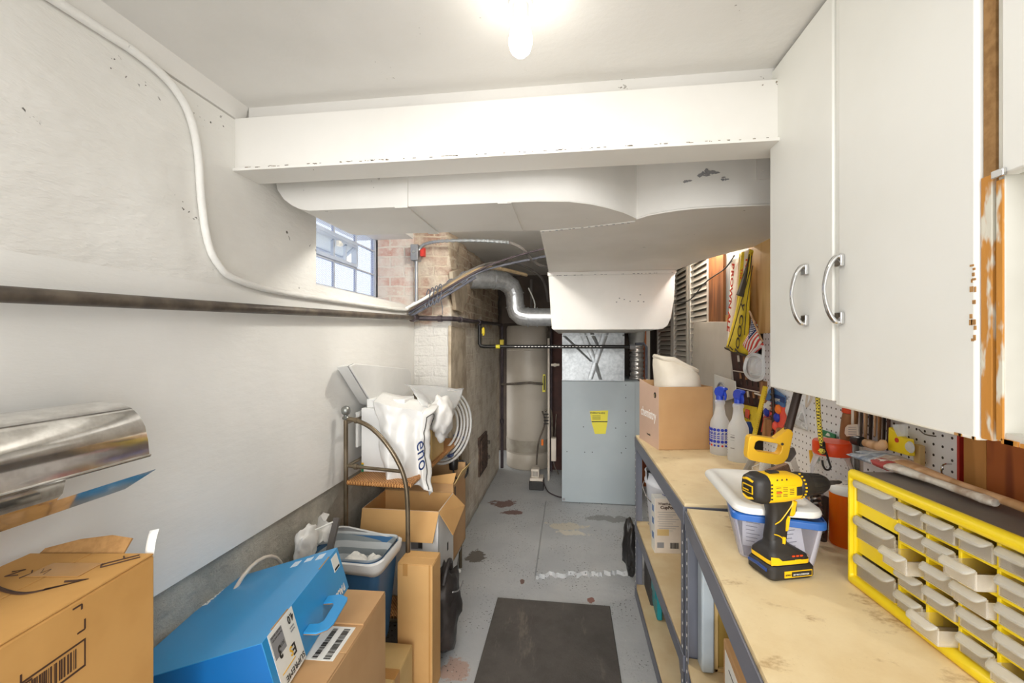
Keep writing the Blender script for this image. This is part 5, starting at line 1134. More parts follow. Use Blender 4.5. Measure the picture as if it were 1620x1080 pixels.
b = MB(); b.loft([rrect(.0505, .0368, .014, .034, 4, .002), rrect(.0508, .0372, .014, .040, 4, .002), rrect(.0505, .0368, .014, .043, 4, .002)], sm=False); b.prism([(-.05, .035), (-.012, .035), (-.03, .050), (-.05, .054)], -.0374, -.0354, 'y'); b.box(.01, .026, -.0376, -.036, .036, .044)
b.build('foot_yellow_trim', 'dyellow', DR, True, bevel=.0008)
b = MB()
for x in (.01, .02, .03): b.box(x-.006, x, -.0368, -.0345, .050, .053)
b.build('charge_lights', 'redlid', DR, True)
gr = [rrect(.024, .0165, .012, .08, 4, -.010), rrect(.0225, .016, .011, .11, 4, -.006), rrect(.024, .017, .012, .135, 4, -.003), rrect(.028, .0185, .012, .155, 4, -.002), rrect(.034, .020, .013, .172, 4, -.004)]
MB().loft(gr, cap0=True, cap1=True).build('grip', 'dblack', DR, True, ang=50)
b = MB()
for pts in ([(-.024, .118), (-.010, .125), (.004, .140), (.018, .160), (.02, .17)], [(-.026, .095), (-.012, .090), (-.002, .080), (.0, .068)]):
    b.tube([(x, -.0178-(.0015 if z > .14 else 0), z) for x, z in pts], .0013, 6, sm_path=3)
b.prism([(.004, .100), (.010, .102), (.015, .130), (.010, .135), (.005, .125)], -.0182, -.0155, 'y'); b.prism([(-.006, .072), (.002, .070), (.003, .086), (-.004, .088)], -.0185, -.0160, 'y'); b.build('grip_trim', 'dyellow', DR, True)
b = MB(); b.prism([(.026, .165), (.018, .150), (.019, .132), (.026, .128), (.034, .135), (.036, .150), (.040, .165)], -.014, .014, 'y'); b.build('trigger_guard', 'dyellow', DR, True, bevel=.004)
b = MB(); b.prism([(.028, .155), (.030, .135), (.036, .132), (.042, .140), (.042, .158)], -.0085, .0085, 'y'); b.build('trigger', 'dblack', DR, True, bevel=.003)
# motor housing along x at height .195
ax_ = .198
def oct_ring(x, hy, hz, r, dz=0): return [Vector((x, p.x, ax_+dz+p.y)) for p in rrect(hy, hz, r, 0, 4)]
b = MB(); b.loft([oct_ring(-.058, .0275, .029, .017), oct_ring(-.050, .030, .032, .018), oct_ring(0, .030, .032, .018), oct_ring(.030, .028, .030, .017), oct_ring(.040, .026, .027, .016)], cap0=True, cap1=True); b.build('motor_housing', 'dyellow', DR, True, ang=50)
b = MB(); b.loft([oct_ring(-.046, .0312, .033, .019), oct_ring(-.060, .031, .033, .019), oct_ring(-.074, .027, .029, .018), oct_ring(-.080, .020, .022, .015)], cap0=True, cap1=True); rc = b.build('rear_cap', 'dblack', DR, True, ang=50)
b = MB(); b.box(-.0815, -.079, -.017, .015, ax_-.010, ax_+.009); b.tube([(-.078, -.016, ax_+.018), (-.081, 0, ax_+.022), (-.078, .016, ax_+.018)], .003, 6, sm_path=3); b.tube([(-.078, -.016, ax_-.018), (-.081, 0, ax_-.022), (-.078, .016, ax_-.018)], .003, 6, sm_path=3); b.build('yellow_badge', 'dyellow', rc, True)
b = MB(); b.box(-.0822, -.0815, -.0145, .0125, ax_-.0075, ax_+.0065); b.build('badge_centre', 'dblack', rc, True); 
text('BRUSHLESS', (-.0826, .0115, ax_-.0045), (0, -1, 0), (0, 0, 1), .0045, 'dyellow', rc, local=True, stretch=.8)
b = MB()
for k in range(5): b.box(-.045, -.040, -.0312, -.0295, ax_-.02+k*.008, ax_-.0165+k*.008)
for k in range(3): b.prism([(-.03+.012*k, ax_+.022), (-.026+.012*k, ax_+.022), (-.027+.012*k, ax_+.026)], -.03, -.027, 'y')
b.box(-.03, -.005, -.008, .008, ax_+.031, ax_+.036); b.box(.022, .036, -.0295, -.026, ax_-.014, ax_+.006); b.build('black_vents', 'dblack', DR, True, bevel=.001)
pl_ = patch((-.034, -.0302, ax_-.016), (1, 0, 0), (0, 0, 1), .052, .026, 'dyellow', DR, 'rating_plate')
b = MB()
for k in range(6):
    for j in range(3):
        if (k*3+j) % 5 != 2: b.box(-.032+j*.017, -.020+j*.0165, -.0313, -.0309, ax_-.013+k*.0038, ax_-.0118+k*.0038)
b.build('rating_text', 'ink', DR, True)
b = MB(); b.box(-.032, -.018, -.0316, -.031, ax_-.0055, ax_-.0025); b.build('red_mark', 'red', DR, True)
MB().lathe([(.0001, .036), (.027, .036), (.0295, .040), (.030, .050), (.0285, .064), (.0265, .072), (.0001, .072)], (0, 0, ax_), 28, ax='x').build('clutch_collar', 'dblack', DR, True)
b = MB()
for k in range(10):
    a = math.radians(-150+k*16); X = Matrix.Translation((.046, math.cos(a)*0+(-1)*math.sin(math.radians(20+k*16))*.0298, ax_+math.cos(math.radians(20+k*16))*.0298)); b.box(-.0022, .0022, -.0012, .0012, -.0018, .0018, 0, X)
b.build('clutch_marks', 'dyellow', DR, True)
b = MB(); b.lathe([(.0001, .070), (.0255, .070), (.026, .076), (.024, .092), (.0235, .094), (.022, .110), (.017, .122), (.011, .129), (.0001, .129)], (0, 0, ax_), 28, ax='x')
for k in range(12):
    a = k*math.pi/6; b.tube([(.074, math.cos(a)*.0255, ax_+math.sin(a)*.0255), (.108, math.cos(a)*.0222, ax_+math.sin(a)*.0222)], .0014, 5)
b.build('chuck', 'dblack', DR, True)
b = MB(); b.lathe([(.0001, .127), (.008, .127), (.008, .133), (.0055, .134), (.0055, .150), (.0048, .152), (.0048, .162), (.002, .170), (.0001, .171)], (0, 0, ax_), 12, ax='x'); b.build('driver_bit', 'steel', DR, True)

# yellow drawer organizer
OW, OD, OH = .50, .155, .247
OG = thing('drawer_organizer', 'yellow framed small parts organizer with milky drawers and grey top', 'drawer organizer', (.628, 1.066, .9165), (0, 0, math.radians(3.8)))
# local: y from 0 back to -OW along the bench, x from 0 to OD towards the wall
cols = [(-.014, .108)]; yy = -.014-.108-.008
for k in range(5): cols.append((yy, .0555)); yy -= .0615+.0
b = MB(); f = .017
b.box(-.006, .012, -OW, 0, OH-f, OH); b.box(-.006, .012, -OW, 0, 0, f); b.box(-.006, .012, -f, 0, f, OH-f); b.box(-.006, .012, -OW, -OW+f, f, OH-f)
b.tube([(-.003, -OW+.006, OH-.007), (-.003, -.008, OH-.007), (-.003, -.008, .008), (-.003, -OW+.006, .008)], .0115, 10)
b.build('yellow_frame', 'yellow', OG, True, bevel=.004, seg=3)
b = MB(); b.box(.012, OD, -OW, 0, OH-.010, OH-.004); b.box(.012, OD, -OW, 0, 0, .004); b.box(.012, OD, -.004, 0, 0, OH-.006); b.box(.012, OD, -OW, -OW+.004, 0, OH-.006); b.box(OD-.004, OD, -OW, 0, 0, OH-.006); b.build('cabinet_shell', 'orgtop', OG, True, bevel=.002)
rowh = (OH-2*f)/5; b = MB()
for k in range(1, 5): z = f+k*rowh; b.box(.001, .13, -OW+f, cols[1][0]+.004, z-.0028, z+.0028)
for c_, w_ in cols[1:]: b.box(.001, .13, c_, c_+.006, f, OH-f)
big = [(OH-f-.050, .046), (OH-f-.050-.073-.0, .046), (f+.004, .046)]
big = [(.184, .048), (.104, .048), (.020, .048)]
for z0, z1 in ((.156, .184), (.072, .104), (.013, .020)): b.box(.0, .13, -.124, -f, z0, z1)
b.build('yellow_dividers', 'yellow', OG, True, bevel=.001)
def drawer(y, w_, z, h_, out, deep, tall_handle):
    # y is the far side, extends to y-w_
    b = MB(); x0 = -.002-out; y1 = y-w_
    b.box(x0, x0+.002, y1, y, z, z+h_); b.box(x0, x0+deep, y-.0015, y, z, z+h_*.85); b.box(x0, x0+deep, y1, y1+.0015, z, z+h_*.85); b.box(x0, x0+deep, y1, y, z, z+.0015); b.box(x0+deep-.0015, x0+deep, y1, y, z, z+h_*.85)
    d = b.build('drawer', 'drawer', OG, True)
    b = MB(); hh_ = .012 if not tall_handle else .017; n = 9
    prof = [(0, 0), (.004, -.004), (.012, -.007), (.018, -.006)]
    def hf(u, v):
        yy_ = y-w_*u; k = 1-abs(2*u-1)**9; pr = .012*k+.0015; return Vector((x0-pr*v, yy_, z+h_+.002-hh_*.35*v*k-hh_*.25*v*v))
    b.grid(hf, 18, 5); b.grid(lambda u, v: Vector((x0-(.012*(1-abs(2*u-1)**9)+.0015), y-w_*u, z+h_+.002-hh_*.6*(1-abs(2*u-1)**9)-hh_*.25*v)), 18, 2)
    b.build('handle', 'drawer_handle', d, True, solid=.0014)
    return d
rnd = random.Random(12)
for z, h_ in big: drawer(-.014, .106, z, h_-.002, 0, .13, True)
for ci, (c_, w_) in enumerate(cols[1:]):
    for r_ in range(5):
        out = {(0, 2): .030, (2, 3): .026, (1, 0): .028, (2, 2): .010, (4, 4): .02, (3, 0): .012, (1, 2): .006}.get((ci, r_), rnd.choice((0, 0, .002, .003)))
        drawer(c_, w_-.001, f+r_*rowh+.004, rowh-.0125, out, .12, False)
for i, (y, z, s_, m_, nm, lb) in enumerate(((-.060, .187, .012, 'paper', 'plastic_anchor', 'white plastic anchor in the top large drawer of the organizer'), (-.035, .187, .010, 'bottle', 'clear_bead', 'clear bead in the top large drawer of the organizer'), (-.05, .107, .009, 'steel', 'steel_nut', 'steel nut in the middle large drawer of the organizer'), (-.04, .023, .010, 'steel', 'steel_bolt', 'steel bolt in the bottom large drawer of the organizer'), (-.085, .107, .012, 'paper', 'white_clip', 'white clip in the middle large drawer of the organizer'))):
    X = root_matrix(OG) @ Matrix.Translation((.020, y, z+s_*.9)); b = MB(); b.lathe([(.0001, -s_), (s_*.8, -s_), (s_*.8, -s_*.2), (s_*.5, 0), (s_*.5, s_*1.2), (.0001, s_*1.2)], seg=10, X=X @ Matrix.Rotation(1.57, 4, 'X')); tag(b.build(nm, m_), lb, 'hardware')

# paint brushes on the organizer
def brush(label, tip, butt, z, w_, mh, mf, mb, hl, hair=.07):
    p0 = Vector((tip[0], tip[1], z)); p1 = Vector((butt[0], butt[1], z+.002)); d = (p1-p0); Ln = d.length; a = math.atan2(d.y, d.x)
    R_ = thing('paint_brush', label, 'paint brush', p0, (0, 0, a))
    n = 12
    b = MB()
    def ring(x, hw, ht, o=0): return [Vector((x+.006*noise.noise(Vector((i*1.7, x*40, o))), hw*math.cos(2*math.pi*i/16), .011+ht*math.sin(2*math.pi*i/16)+(.003*noise.noise(Vector((i, x*50, o)))))) for i in range(16)]
    b.loft([ring(0, w_*.62, .002), ring(.006, w_*.60, .0045), ring(hair*.5, w_*.52, .008), ring(hair, w_*.5, .010)], cap0=True, cap1=True); b.build('bristles', mb, R_, True)
    b = MB(); b.loft([ring(hair, w_*.5, .0105, 5), ring(hair+.035, w_*.5, .0105, 5)], cap0=True, cap1=True); b.build('ferrule', mf, R_, True)
    b = MB(); x0 = hair+.034; L2 = Ln-x0
    b.loft([[Vector((x0+L2*t, hw*math.cos(2*math.pi*i/14), .011+ht*math.sin(2*math.pi*i/14))) for i in range(14)] for t, hw, ht in ((0, w_*.48, .009), (.08, w_*.42, .009), (.2, w_*.26, .009), (.45, .0075, .0065), (.75, .009, .0075), (.92, .0105, .008), (1, .007, .0055))], cap0=True, cap1=True); b.build('brush_handle', mh, R_, True)
    b = MB(); b.loft([[Vector((x0+L2*t, hw*1.04*math.cos(2*math.pi*i/14), .011+ht*1.04*math.sin(2*math.pi*i/14))) for i in range(14)] for t, hw, ht in ((.90, .0106, .0082), (.96, .0100, .0075), (1.0, .0075, .006))], cap1=True); b.build('handle_tip', hl, R_, True)
brush('paint brush with bare pale wooden handle and blue white crusted bristles, resting on the organizer', (.733, 1.175), (.737, .775), 1.168, .055, 'palewood', 'brush_white', 'brush_hair', 'kraft_orange')
brush('paint brush with red and white smeared handle lying beside the bare wood one', (.700, 1.165), (.722, .845), 1.1635, .045, 'brush_white', 'brush_red', 'brush_hair', 'brush_white')

# jars
JR = thing('plastic_jar', 'clear ribbed plastic jar with bright orange red screw lid', 'jar', (.757, 1.375, .916))
b = MB(); pr = []
for z, r in ((0, .045), (.006, .052), (.06, .054), (.12, .055), (.17, .053), (.19, .046), (.20, .043), (.212, .043)):
    pr.append([Vector((r*(1+.035*math.cos(6*t)*(z < .18))*math.cos(t), r*(1+.035*math.cos(6*t)*(z < .18))*math.sin(t), z)) for t in [i*2*math.pi/48 for i in range(48)]])
b.loft(pr, cap0=True); b.build('jar_body', 'jar', JR, True, solid=.0015)
MB().lathe([(.0001, .208), (.046, .208), (.048, .212), (.048, .240), (.045, .246), (.0001, .247)], seg=48).build('lid', 'redlid', JR, True, ang=50)
AJ = thing('amber_jar', 'amber tinted jar with a white lid beside the yellow organizer', 'jar', (.727, 1.255, .9165))
MB().lathe([(.0001, 0), (.036, 0), (.038, .005), (.038, .132), (.034, .136), (.034, .14)], seg=32).build('jar_body', 'amber', AJ, True, solid=.0012)
MB().lathe([(.0001, .134), (.038, .134), (.040, .138), (.040, .155), (.037, .158), (.0001, .159)], seg=32).build('lid', 'lidwhite', AJ, True, ang=50)
text('PUSH', (-.016, -.012, .1592), (1, 0, 0), (0, 1, 0), .01, 'greyink', AJ, local=True)
b = MB()
for k in range(9):
    x = rnd.uniform(-.016, .016); y = rnd.uniform(-.016, .016); b.tube([(x, y, .004), (x+rnd.uniform(-.012, .012), y+rnd.uniform(-.012, .012), .09+rnd.uniform(-.03, .02))], .0016, 5)
o = b.build('long_screws', 'darksteel', None, base=(0, 0, 0)); o.location = AJ.location; tag(o, 'dark screws standing inside the amber jar', 'screws', kind='stuff')
# tools lying between the bin and the jars
SP = thing('coil_spring_tool', 'dark coiled spring tool lying behind the blue bin lid', 'tool', (.685, 1.30, .92))
b = MB(); n = 90; A_, B_ = Vector((.64, 1.22, .96)), Vector((.695, 1.35, 1.06)); d = (B_-A_).normalized(); u_ = d.orthogonal().normalized(); w2 = d.cross(u_)
b.tube([A_.lerp(B_, i/n)+u_*math.cos(i*.75)*.011+w2*math.sin(i*.75)*.011 for i in range(n)], .0032, 6); b.build('spring', 'steel', SP)
b = MB(); b.tube([(.66, 1.24, .93), (.715, 1.33, 1.01)], .010, 10); b.tube([A_-d*.02, B_+d*.01], .007, 8); b.build('tool_rod', 'darksteel', SP)
b = MB(); X = rot(-4, 0, 0, (.70, 1.50, .921)); b.box(-.10, .09, -.02, .02, 0, .03, 0, X); tag(b.build('wooden_batten', 'kraft_orange', bevel=.002), 'short orange wooden batten lying behind the storage bin', 'batten')
b = MB(); b.tube([(.62, 1.52, .97), (.70, 1.55, .965), (.80, 1.53, .97)], [.016, .02, .015], 10, sm_path=5, flat=.7); b.tube([(.66, 1.50, .955), (.76, 1.56, .985), (.83, 1.56, .99)], .012, 8, sm_path=5); tag(b.build('leather_strap', 'darksteel'), 'dark leather strap heaped behind the storage bin', 'strap')
CP_ = thing('clear_tool_case', 'clear plastic tool case with brown contents leaning beside the saw handle', 'case', (.74, 1.62, .921), (0, math.radians(-20), math.radians(12)))
b = MB(); b.box(-.07, .07, -.02, .02, .01, .125); b.build('case_shell', 'jar', CP_, True, bevel=.004)
b = MB(); b.box(-.055, .045, -.012, .012, .02, .10); b.build('brown_insert', 'toolwood', CP_, True, bevel=.004)
tag(MB().tube([(.69, 1.67, .921), (.70, 1.67, 1.02)], .018, 14).build('white_can', 'paper'), 'short white can standing behind the saw handle', 'can')
b = MB(); b.tube([(.66, 1.75, .95), (.67, 1.70, 1.02)], .012, 8); tag(b.build('grey_nozzle', 'greybin'), 'grey nozzle lying beside the plain spray bottle', 'nozzle')

# hacksaw hanging at the end of the cabinet
HW = thing('hacksaw', 'hacksaw with yellow closed handle and dark tubular frame hanging by the cabinet end', 'saw', (.60, 1.39, 1.07))
Ys = 1.39
def outl(pts, Y): return pts
po = [(0.531, 1.165), (0.538, 1.171), (0.612, 1.162), (0.630, 1.177), (0.637, 1.195), (0.654, 1.186), (0.646, 1.142), (0.639, 1.108), (0.626, 1.091), (0.607, 1.086), (0.563, 1.092), (0.529, 1.099), (0.525, 1.112)]
pi_ = [(0.549, 1.151), (0.558, 1.157), (0.609, 1.149), (0.623, 1.143), (0.619, 1.126), (0.612, 1.117), (0.556, 1.124), (0.545, 1.132)]
def ring_prism(outer, inner, y0, y1, b):
    # outer and inner loops resampled to the same count about the common centre
    c = Vector((sum(p[0] for p in inner)/len(inner), sum(p[1] for p in inner)/len(inner)))
    def samp(poly, a):
        d = Vector((math.cos(a), math.sin(a))); best = None
        for i in range(len(poly)):
            p = Vector(poly[i])-c; q = Vector(poly[(i+1) % len(poly)])-c; e = q-p; den = d.x*e.y-d.y*e.x
            if abs(den) < 1e-12: continue
            t = (p.x*e.y-p.y*e.x)/den; s_ = (p.x*d.y-p.y*d.x)/den
            if t > 0 and -1e-6 <= s_ <= 1+1e-6 and (best is None or t > best): best = t
        return c+d*(best or .01)
    N = 56; O = [samp(outer, 2*math.pi*i/N) for i in range(N)]; I = [samp(inner, 2*math.pi*i/N) for i in range(N)]
    vs = [(p.x, y0, p.y) for p in O]+[(p.x, y0, p.y) for p in I]+[(p.x, y1, p.y) for p in O]+[(p.x, y1, p.y) for p in I]; fs = []
    for i in range(N):
        j = (i+1) % N; fs += [(i, j, N+j, N+i), (2*N+i, 3*N+i, 3*N+j, 2*N+j), (i, 2*N+i, 2*N+j, j), (N+i, N+j, 3*N+j, 3*N+i)]
    b.add(vs, fs)
b = MB(); ring_prism(po, pi_, 1.375, 1.405, b); b.build('saw_handle', 'sawyellow', HW, bevel=.005, seg=3)
b = MB(); b.tube([(0.644, 1.390, 1.180), (0.672, 1.390, 1.297), (0.686, 1.390, 1.360)], .0115, 12); b.build('frame_tube', 'darksteel', HW)
b = MB(); b.cyl((0.621, 1.374, 1.149), .004, -.003, 10, 0, 'y'); b.build('rivet', 'chrome', HW)
b = MB(); b.prism([(0.626, 1.119), (0.639, 1.135), (0.658, 1.139), (0.665, 1.120), (0.647, 1.094), (0.626, 1.097)], 1.378, 1.402, 'y'); b.build('blade_clamp', 'steel', HW, bevel=.004)

# pegboard items
def card(name, label, cat, y0, y1, z0, z1, x, m, th_=.004, tilt=0):
    R_ = thing(name, label, cat, (x, (y0+y1)/2, z0)); b = MB(); b.box(x-th_, x, y0, y1, z0, z1); b.build('card_back', m, R_, bevel=.001); return R_
CC = thing('magnet_card', 'coral blister card of coloured round magnets hanging on the pegboard', 'blister card', (.85, 1.91, 1.07))
b = MB(); b.prism([(2.067, 1.048), (1.902, 1.064), (1.840, 1.147), (1.855, 1.192), (1.998, 1.206)], .846, .85, 'x'); b.build('card_back', 'card_red', CC)
b = MB(); b.prism([(2.017, 1.198), (1.855, 1.187), (1.845, 1.231), (1.941, 1.255), (1.987, 1.245)], .8458, .85, 'x'); b.build('card_top', 'card_blue', CC)
b = MB(); b.prism([(1.952, 1.212), (1.849, 1.205), (1.844, 1.228), (1.940, 1.234)], .8445, .8458, 'x'); b.build('navy_panel', 'navy', CC)
text('magnet', (0.844, 1.949, 1.207), (0, -1, .0), (0, 0, 1), .022, 'paper', CC)
for px, m_ in (((0.845, 1.896, 1.175), 'orange'), ((0.845, 1.999, 1.146), 'labelblue'), ((0.845, 1.907, 1.140), 'labelblue'), ((0.845, 1.981, 1.178), 'paper'), ((0.845, 1.924, 1.103), 'card_red'), ((0.845, 2.005, 1.112), 'red')):
    MB().lathe([(.0001, -.012), (.012, -.011), (.019, -.005), (.020, 0), (.0001, 0)], px, 20, ax='x').build('round_magnet', m_, CC)
tag(MB().tube([(0.838, 1.941, 1.060), (0.838, 1.924, 1.150), (0.838, 1.936, 1.261)], [.006, .007, .006], 8).build('auger_bit', 'darksteel'), 'long dark auger bit hanging in front of the coral magnet card', 'drill bit')
b = MB(); n = 60; a0, a1 = Vector((0.838, 1.941, 1.060)), Vector((0.838, 1.936, 1.256)); b.tube([a0.lerp(a1, i/n)+Vector((math.cos(i*.9)*.008, math.sin(i*.9)*.008, 0)) for i in range(n)], .0025, 5); o = b.build('bit_flutes', 'steel'); o.parent = bpy.data.objects['auger_bit']; o.location = Vector(o.location)-bpy.data.objects['auger_bit'].location
RL = thing('yellow_rule', 'slanting yellow measuring stick hanging between the spray bottles and magnet card', 'ruler', (.80, 1.88, 1.05))
b = MB(); b.prism([(2.040, 1.022), (2.001, 1.030), (1.887, 1.266), (1.921, 1.267)], .795, .80, 'x'); b.build('rule_blade', 'towel_yellow', RL)
b = MB()
p0, p1 = Vector((0.794, 1.999, 1.041)), Vector((0.794, 1.884, 1.263))
for k in range(1, 24): q = p0.lerp(p1, k/24); b.box(q.x-.0005, q.x, q.y-(.010 if k % 4 == 0 else .006), q.y, q.z, q.z+.0015)
b.build('rule_marks', 'ink', RL)
tag(MB().tube([(0.830, 1.963, 1.050), (0.830, 1.951, 1.092), (0.830, 1.946, 1.128)], [.02, .022, .019], 10).build('rope_hank', 'toolwood'), 'short brown rope hank hanging behind the saw handle', 'rope')
tag(MB().tube([(0.830, 1.857, 1.065), (0.830, 1.842, 1.101)], [.016, .018], 10).build('wooden_ball', 'toolwood'), 'round brown wooden knob behind the saw handle', 'knob')
PB = thing('plastic_packet', 'clear packet of metal fittings hanging on the pegboard behind the saw frame', 'packet', (.84, 1.80, 1.13))
b = MB()
qs = [(0.840, 1.828, 1.218), (0.840, 1.694, 1.222), (0.840, 1.677, 1.130), (0.840, 1.813, 1.127)]
b.grid(lambda u, v: Vector(qs[0]).lerp(Vector(qs[1]), u).lerp(Vector(qs[3]).lerp(Vector(qs[2]), u), v)+Vector((-.018*math.sin(math.pi*u)*math.sin(math.pi*v), 0, 0))+nz(Vector((u, v, 0)), 3, .01), 14, 14); b.build('clear_film', 'clearbag', PB, solid=.001)
b = MB(); q = Vector((0.835, 1.746, 1.177)); 
for k in range(7): b.tube([q+Vector((0, rnd.uniform(-.03, .03), rnd.uniform(-.03, .02))), q+Vector((.01, rnd.uniform(-.03, .03), rnd.uniform(-.03, .02)))], .005, 6)
b.build('metal_fitting', 'steel', PB)
for k, (px, lab) in enumerate(((1284, 'white enamelled hook on the pegboard just under the cabinet'),)):
    q = Vector((0.845, 1.654, 1.255)); b = MB(); b.tube([q+Vector((0, -.012, .03)), q+Vector((-.01, -.012, -.01)), q+Vector((-.016, 0, -.034)), q+Vector((-.01, .014, -.02)), q+Vector((-.006, .016, .012))], .0035, 8, sm_path=5); tag(b.build('white_hook', 'pvc'), lab, 'hook')
BC = thing('bungee_cord', 'yellow and black checked bungee cord with black hook hanging from the cabinet', 'bungee cord', (.72, 1.40, 1.12))
def bung():
    k = NT('checked_bungee'); o = k.sep(); a = k.math('SINE', k.math('MULTIPLY', o[2], 700)); b_ = k.math('SINE', k.math('MULTIPLY', k.math('ADD', o[0], o[1]), 900)); k.base(k.mix(k.ramp(k.math('MULTIPLY', a, b_), .1, .2), 'e4cf4a', '2c2820')); k.rough(.7); return k.m
M['bungee'] = bung()
b = MB(); b.tube([(0.694, 1.330, 1.322), (0.697, 1.330, 1.254), (0.702, 1.330, 1.183), (0.707, 1.330, 1.158)], .0058, 10, sm_path=5); b.build('elastic_cord', 'bungee', BC)
b = MB()
for k in range(5): b.tube([(0.704, 1.330, 1.162), (0.711, 1.330, 1.162)], .0088, 8, X=Matrix.Translation((.0004*k, 0, -.0055*k)))
q = [(0.704, 1.330, 1.165), (0.715, 1.330, 1.144), (0.727, 1.330, 1.104), (0.729, 1.330, 1.099), (0.724, 1.330, 1.090), (0.715, 1.330, 1.091), (0.709, 1.330, 1.103), (0.707, 1.330, 1.116)]
b.tube(q, .0028, 8, sm_path=4); b.build('black_hook', 'black', BC)
tag(MB().lathe([(.0001, -.008), (.006, -.006), (.009, 0), (.006, .006), (.0001, .008)], (0.703, 1.325, 1.143), 12).build('cord_end', 'bungee'), 'frayed end knot of the checked bungee cord', 'knot')
bpy.data.objects['cord_end'].parent = BC; o = bpy.data.objects['cord_end']; o.location = Vector(o.location)-BC.location
for k_ in ('label', 'category'): del o[k_]
GC = thing('green_card', 'dark green hardware card with white print hanging on the pegboard', 'card', (.85, 1.53, 1.10))
b = MB(); b.prism([(1.598, 1.153), (1.521, 1.152), (1.524, 1.113), (1.598, 1.108)], .846, .85, 'x'); b.build('card_back', 'green', GC)
b = MB(); b.prism([(1.582, 1.133), (1.522, 1.133), (1.522, 1.125), (1.582, 1.124)], .8445, .846, 'x'); b.prism([(1.571, 1.139), (1.560, 1.150), (1.549, 1.148), (1.546, 1.140)], .8445, .846, 'x'); b.build('white_print', 'paper', GC)
b = MB(); b.prism([(1.621, 1.048), (1.598, 1.076), (1.591, 1.050), (1.625, 1.025)], .836, .84, 'x'); tag(b.build('green_tag', 'green'), 'small green tag below the bungee cord behind the jar', 'tag')
tag(MB().tube([(0.830, 1.633, 1.073), (0.830, 1.617, 1.031)], [.005, .009], 8).build('orange_screwdriver', 'sawyellow'), 'short orange yellow screwdriver handle leaning on the pegboard', 'screwdriver')
tag(MB().tube([(0.850, 1.511, 1.148), (0.850, 1.514, 1.117)], .0025, 6).build('peg_hook', 'steel'), 'thin steel peg hook beside the green card', 'hook')
KN = thing('wooden_handled_tool', 'brown wooden handle with orange bands hanging under the cabinet', 'tool', (.82, 1.44, 1.12))
b = MB(); b.tube([(0.820, 1.409, 1.240), (0.820, 1.415, 1.215), (0.820, 1.421, 1.167), (0.820, 1.412, 1.139)], [.016, .018, .019, .014], 12, sm_path=4, flat=.8); b.build('handle', 'toolwood', KN)
b = MB(); b.tube([(0.820, 1.406, 1.261), (0.820, 1.409, 1.240)], .0165, 12); b.tube([(0.820, 1.415, 1.142), (0.820, 1.412, 1.133)], .0145, 12); b.build('orange_band', 'orangeband', KN)
b = MB(); b.tube([(0.800, 1.355, 1.261), (0.800, 1.355, 1.207), (0.800, 1.357, 1.180), (0.800, 1.366, 1.153)], .0035, 6); b.build('lanyard_wire', 'pvc', KN)
TG = thing('paper_tag', 'worn cream paper tag tied to the wooden handled tool', 'tag', (.79, 1.38, 1.13)); b = MB(); b.prism([(1.366, 1.203), (1.354, 1.213), (1.316, 1.222), (1.313, 1.191), (1.360, 1.179), (1.369, 1.186)], .787, .79, 'x'); b.build('tag_sheet', 'pvc', TG)
b = MB()
for k in range(4): b.prism([(1.350, 1.208), (1.317, 1.214), (1.317, 1.213), (1.350, 1.206)], .786, .787, 'x', 0, Matrix.Translation((0, 0, -.0065*k)))
b.build('scribble', 'greyink', TG)
# hanging rasps and paint sticks
names = ['brown wooden paddle', 'narrow grey steel file', 'pale stirring stick', 'dark rasp blade', 'thin pale dowel', 'brown chisel handle', 'slim dark scraper', 'reddish strip']
hp_ = [('toolwood', 0.012, (0.830, 1.388, 1.266), (0.830, 1.391, 1.162)), ('steel', 0.009, (0.830, 1.366, 1.267), (0.830, 1.369, 1.156)), ('palewood', 0.01, (0.830, 1.348, 1.261), (0.830, 1.350, 1.154)), ('darksteel', 0.011, (0.830, 1.327, 1.261), (0.830, 1.329, 1.169)), ('palewood', 0.008, (0.830, 1.309, 1.260), (0.830, 1.312, 1.191)), ('toolwood', 0.01, (0.830, 1.292, 1.263), (0.830, 1.295, 1.164)), ('darksteel', 0.009, (0.830, 1.275, 1.260), (0.830, 1.278, 1.164)), ('redbrown', 0.009, (0.830, 1.259, 1.260), (0.830, 1.262, 1.165))]
for (m_, r_, top, bot), nm in zip(hp_, names):
    t_, b_ = Vector(top), Vector(bot)
    q = MB(); q.tube([t_+Vector((0, 0, .05)), t_.lerp(b_, .3), b_], [r_, r_*.9, r_*.6], 10, flat=.45)
    tag(q.build('hanging_tool', m_, bevel=0), nm+' hanging in the row under the cabinet door', 'hand tool', 'tools hanging under the cabinet')
tag(MB().tube([(0.800, 1.352, 1.160), (0.800, 1.349, 1.083)], .013, 14).build('steel_cylinder', 'steel'), 'pale steel cylinder behind the corner of the organizer', 'cylinder')
tag(MB().tube([(0.820, 1.363, 1.154), (0.820, 1.363, 1.080)], .011, 14).build('steel_cylinder', 'pvc'), 'cream cylinder standing right of the steel one', 'cylinder')
b = MB(); b.tube([(0.800, 1.346, 1.172), (0.800, 1.314, 1.174)], .014, 10); b.tube([(0.800, 1.319, 1.179), (0.800, 1.309, 1.163)], .006, 8); tag(b.build('trigger_clamp', 'black'), 'black clamp head above the steel cylinders', 'clamp')
b = MB(); b.tube([(0.800, 1.299, 1.175), (0.800, 1.255, 1.177), (0.800, 1.236, 1.183), (0.800, 1.234, 1.197)], [.011, .012, .012, .006], 10, sm_path=4); tag(b.build('plane_handle', 'palewood'), 'tan curved wooden handle above the bristles of the brushes', 'handle tool')
YP_ = thing('yellow_packet', 'yellow cardboard packet with round window hanging on the pegboard', 'packet', (.83, 1.22, 1.16))
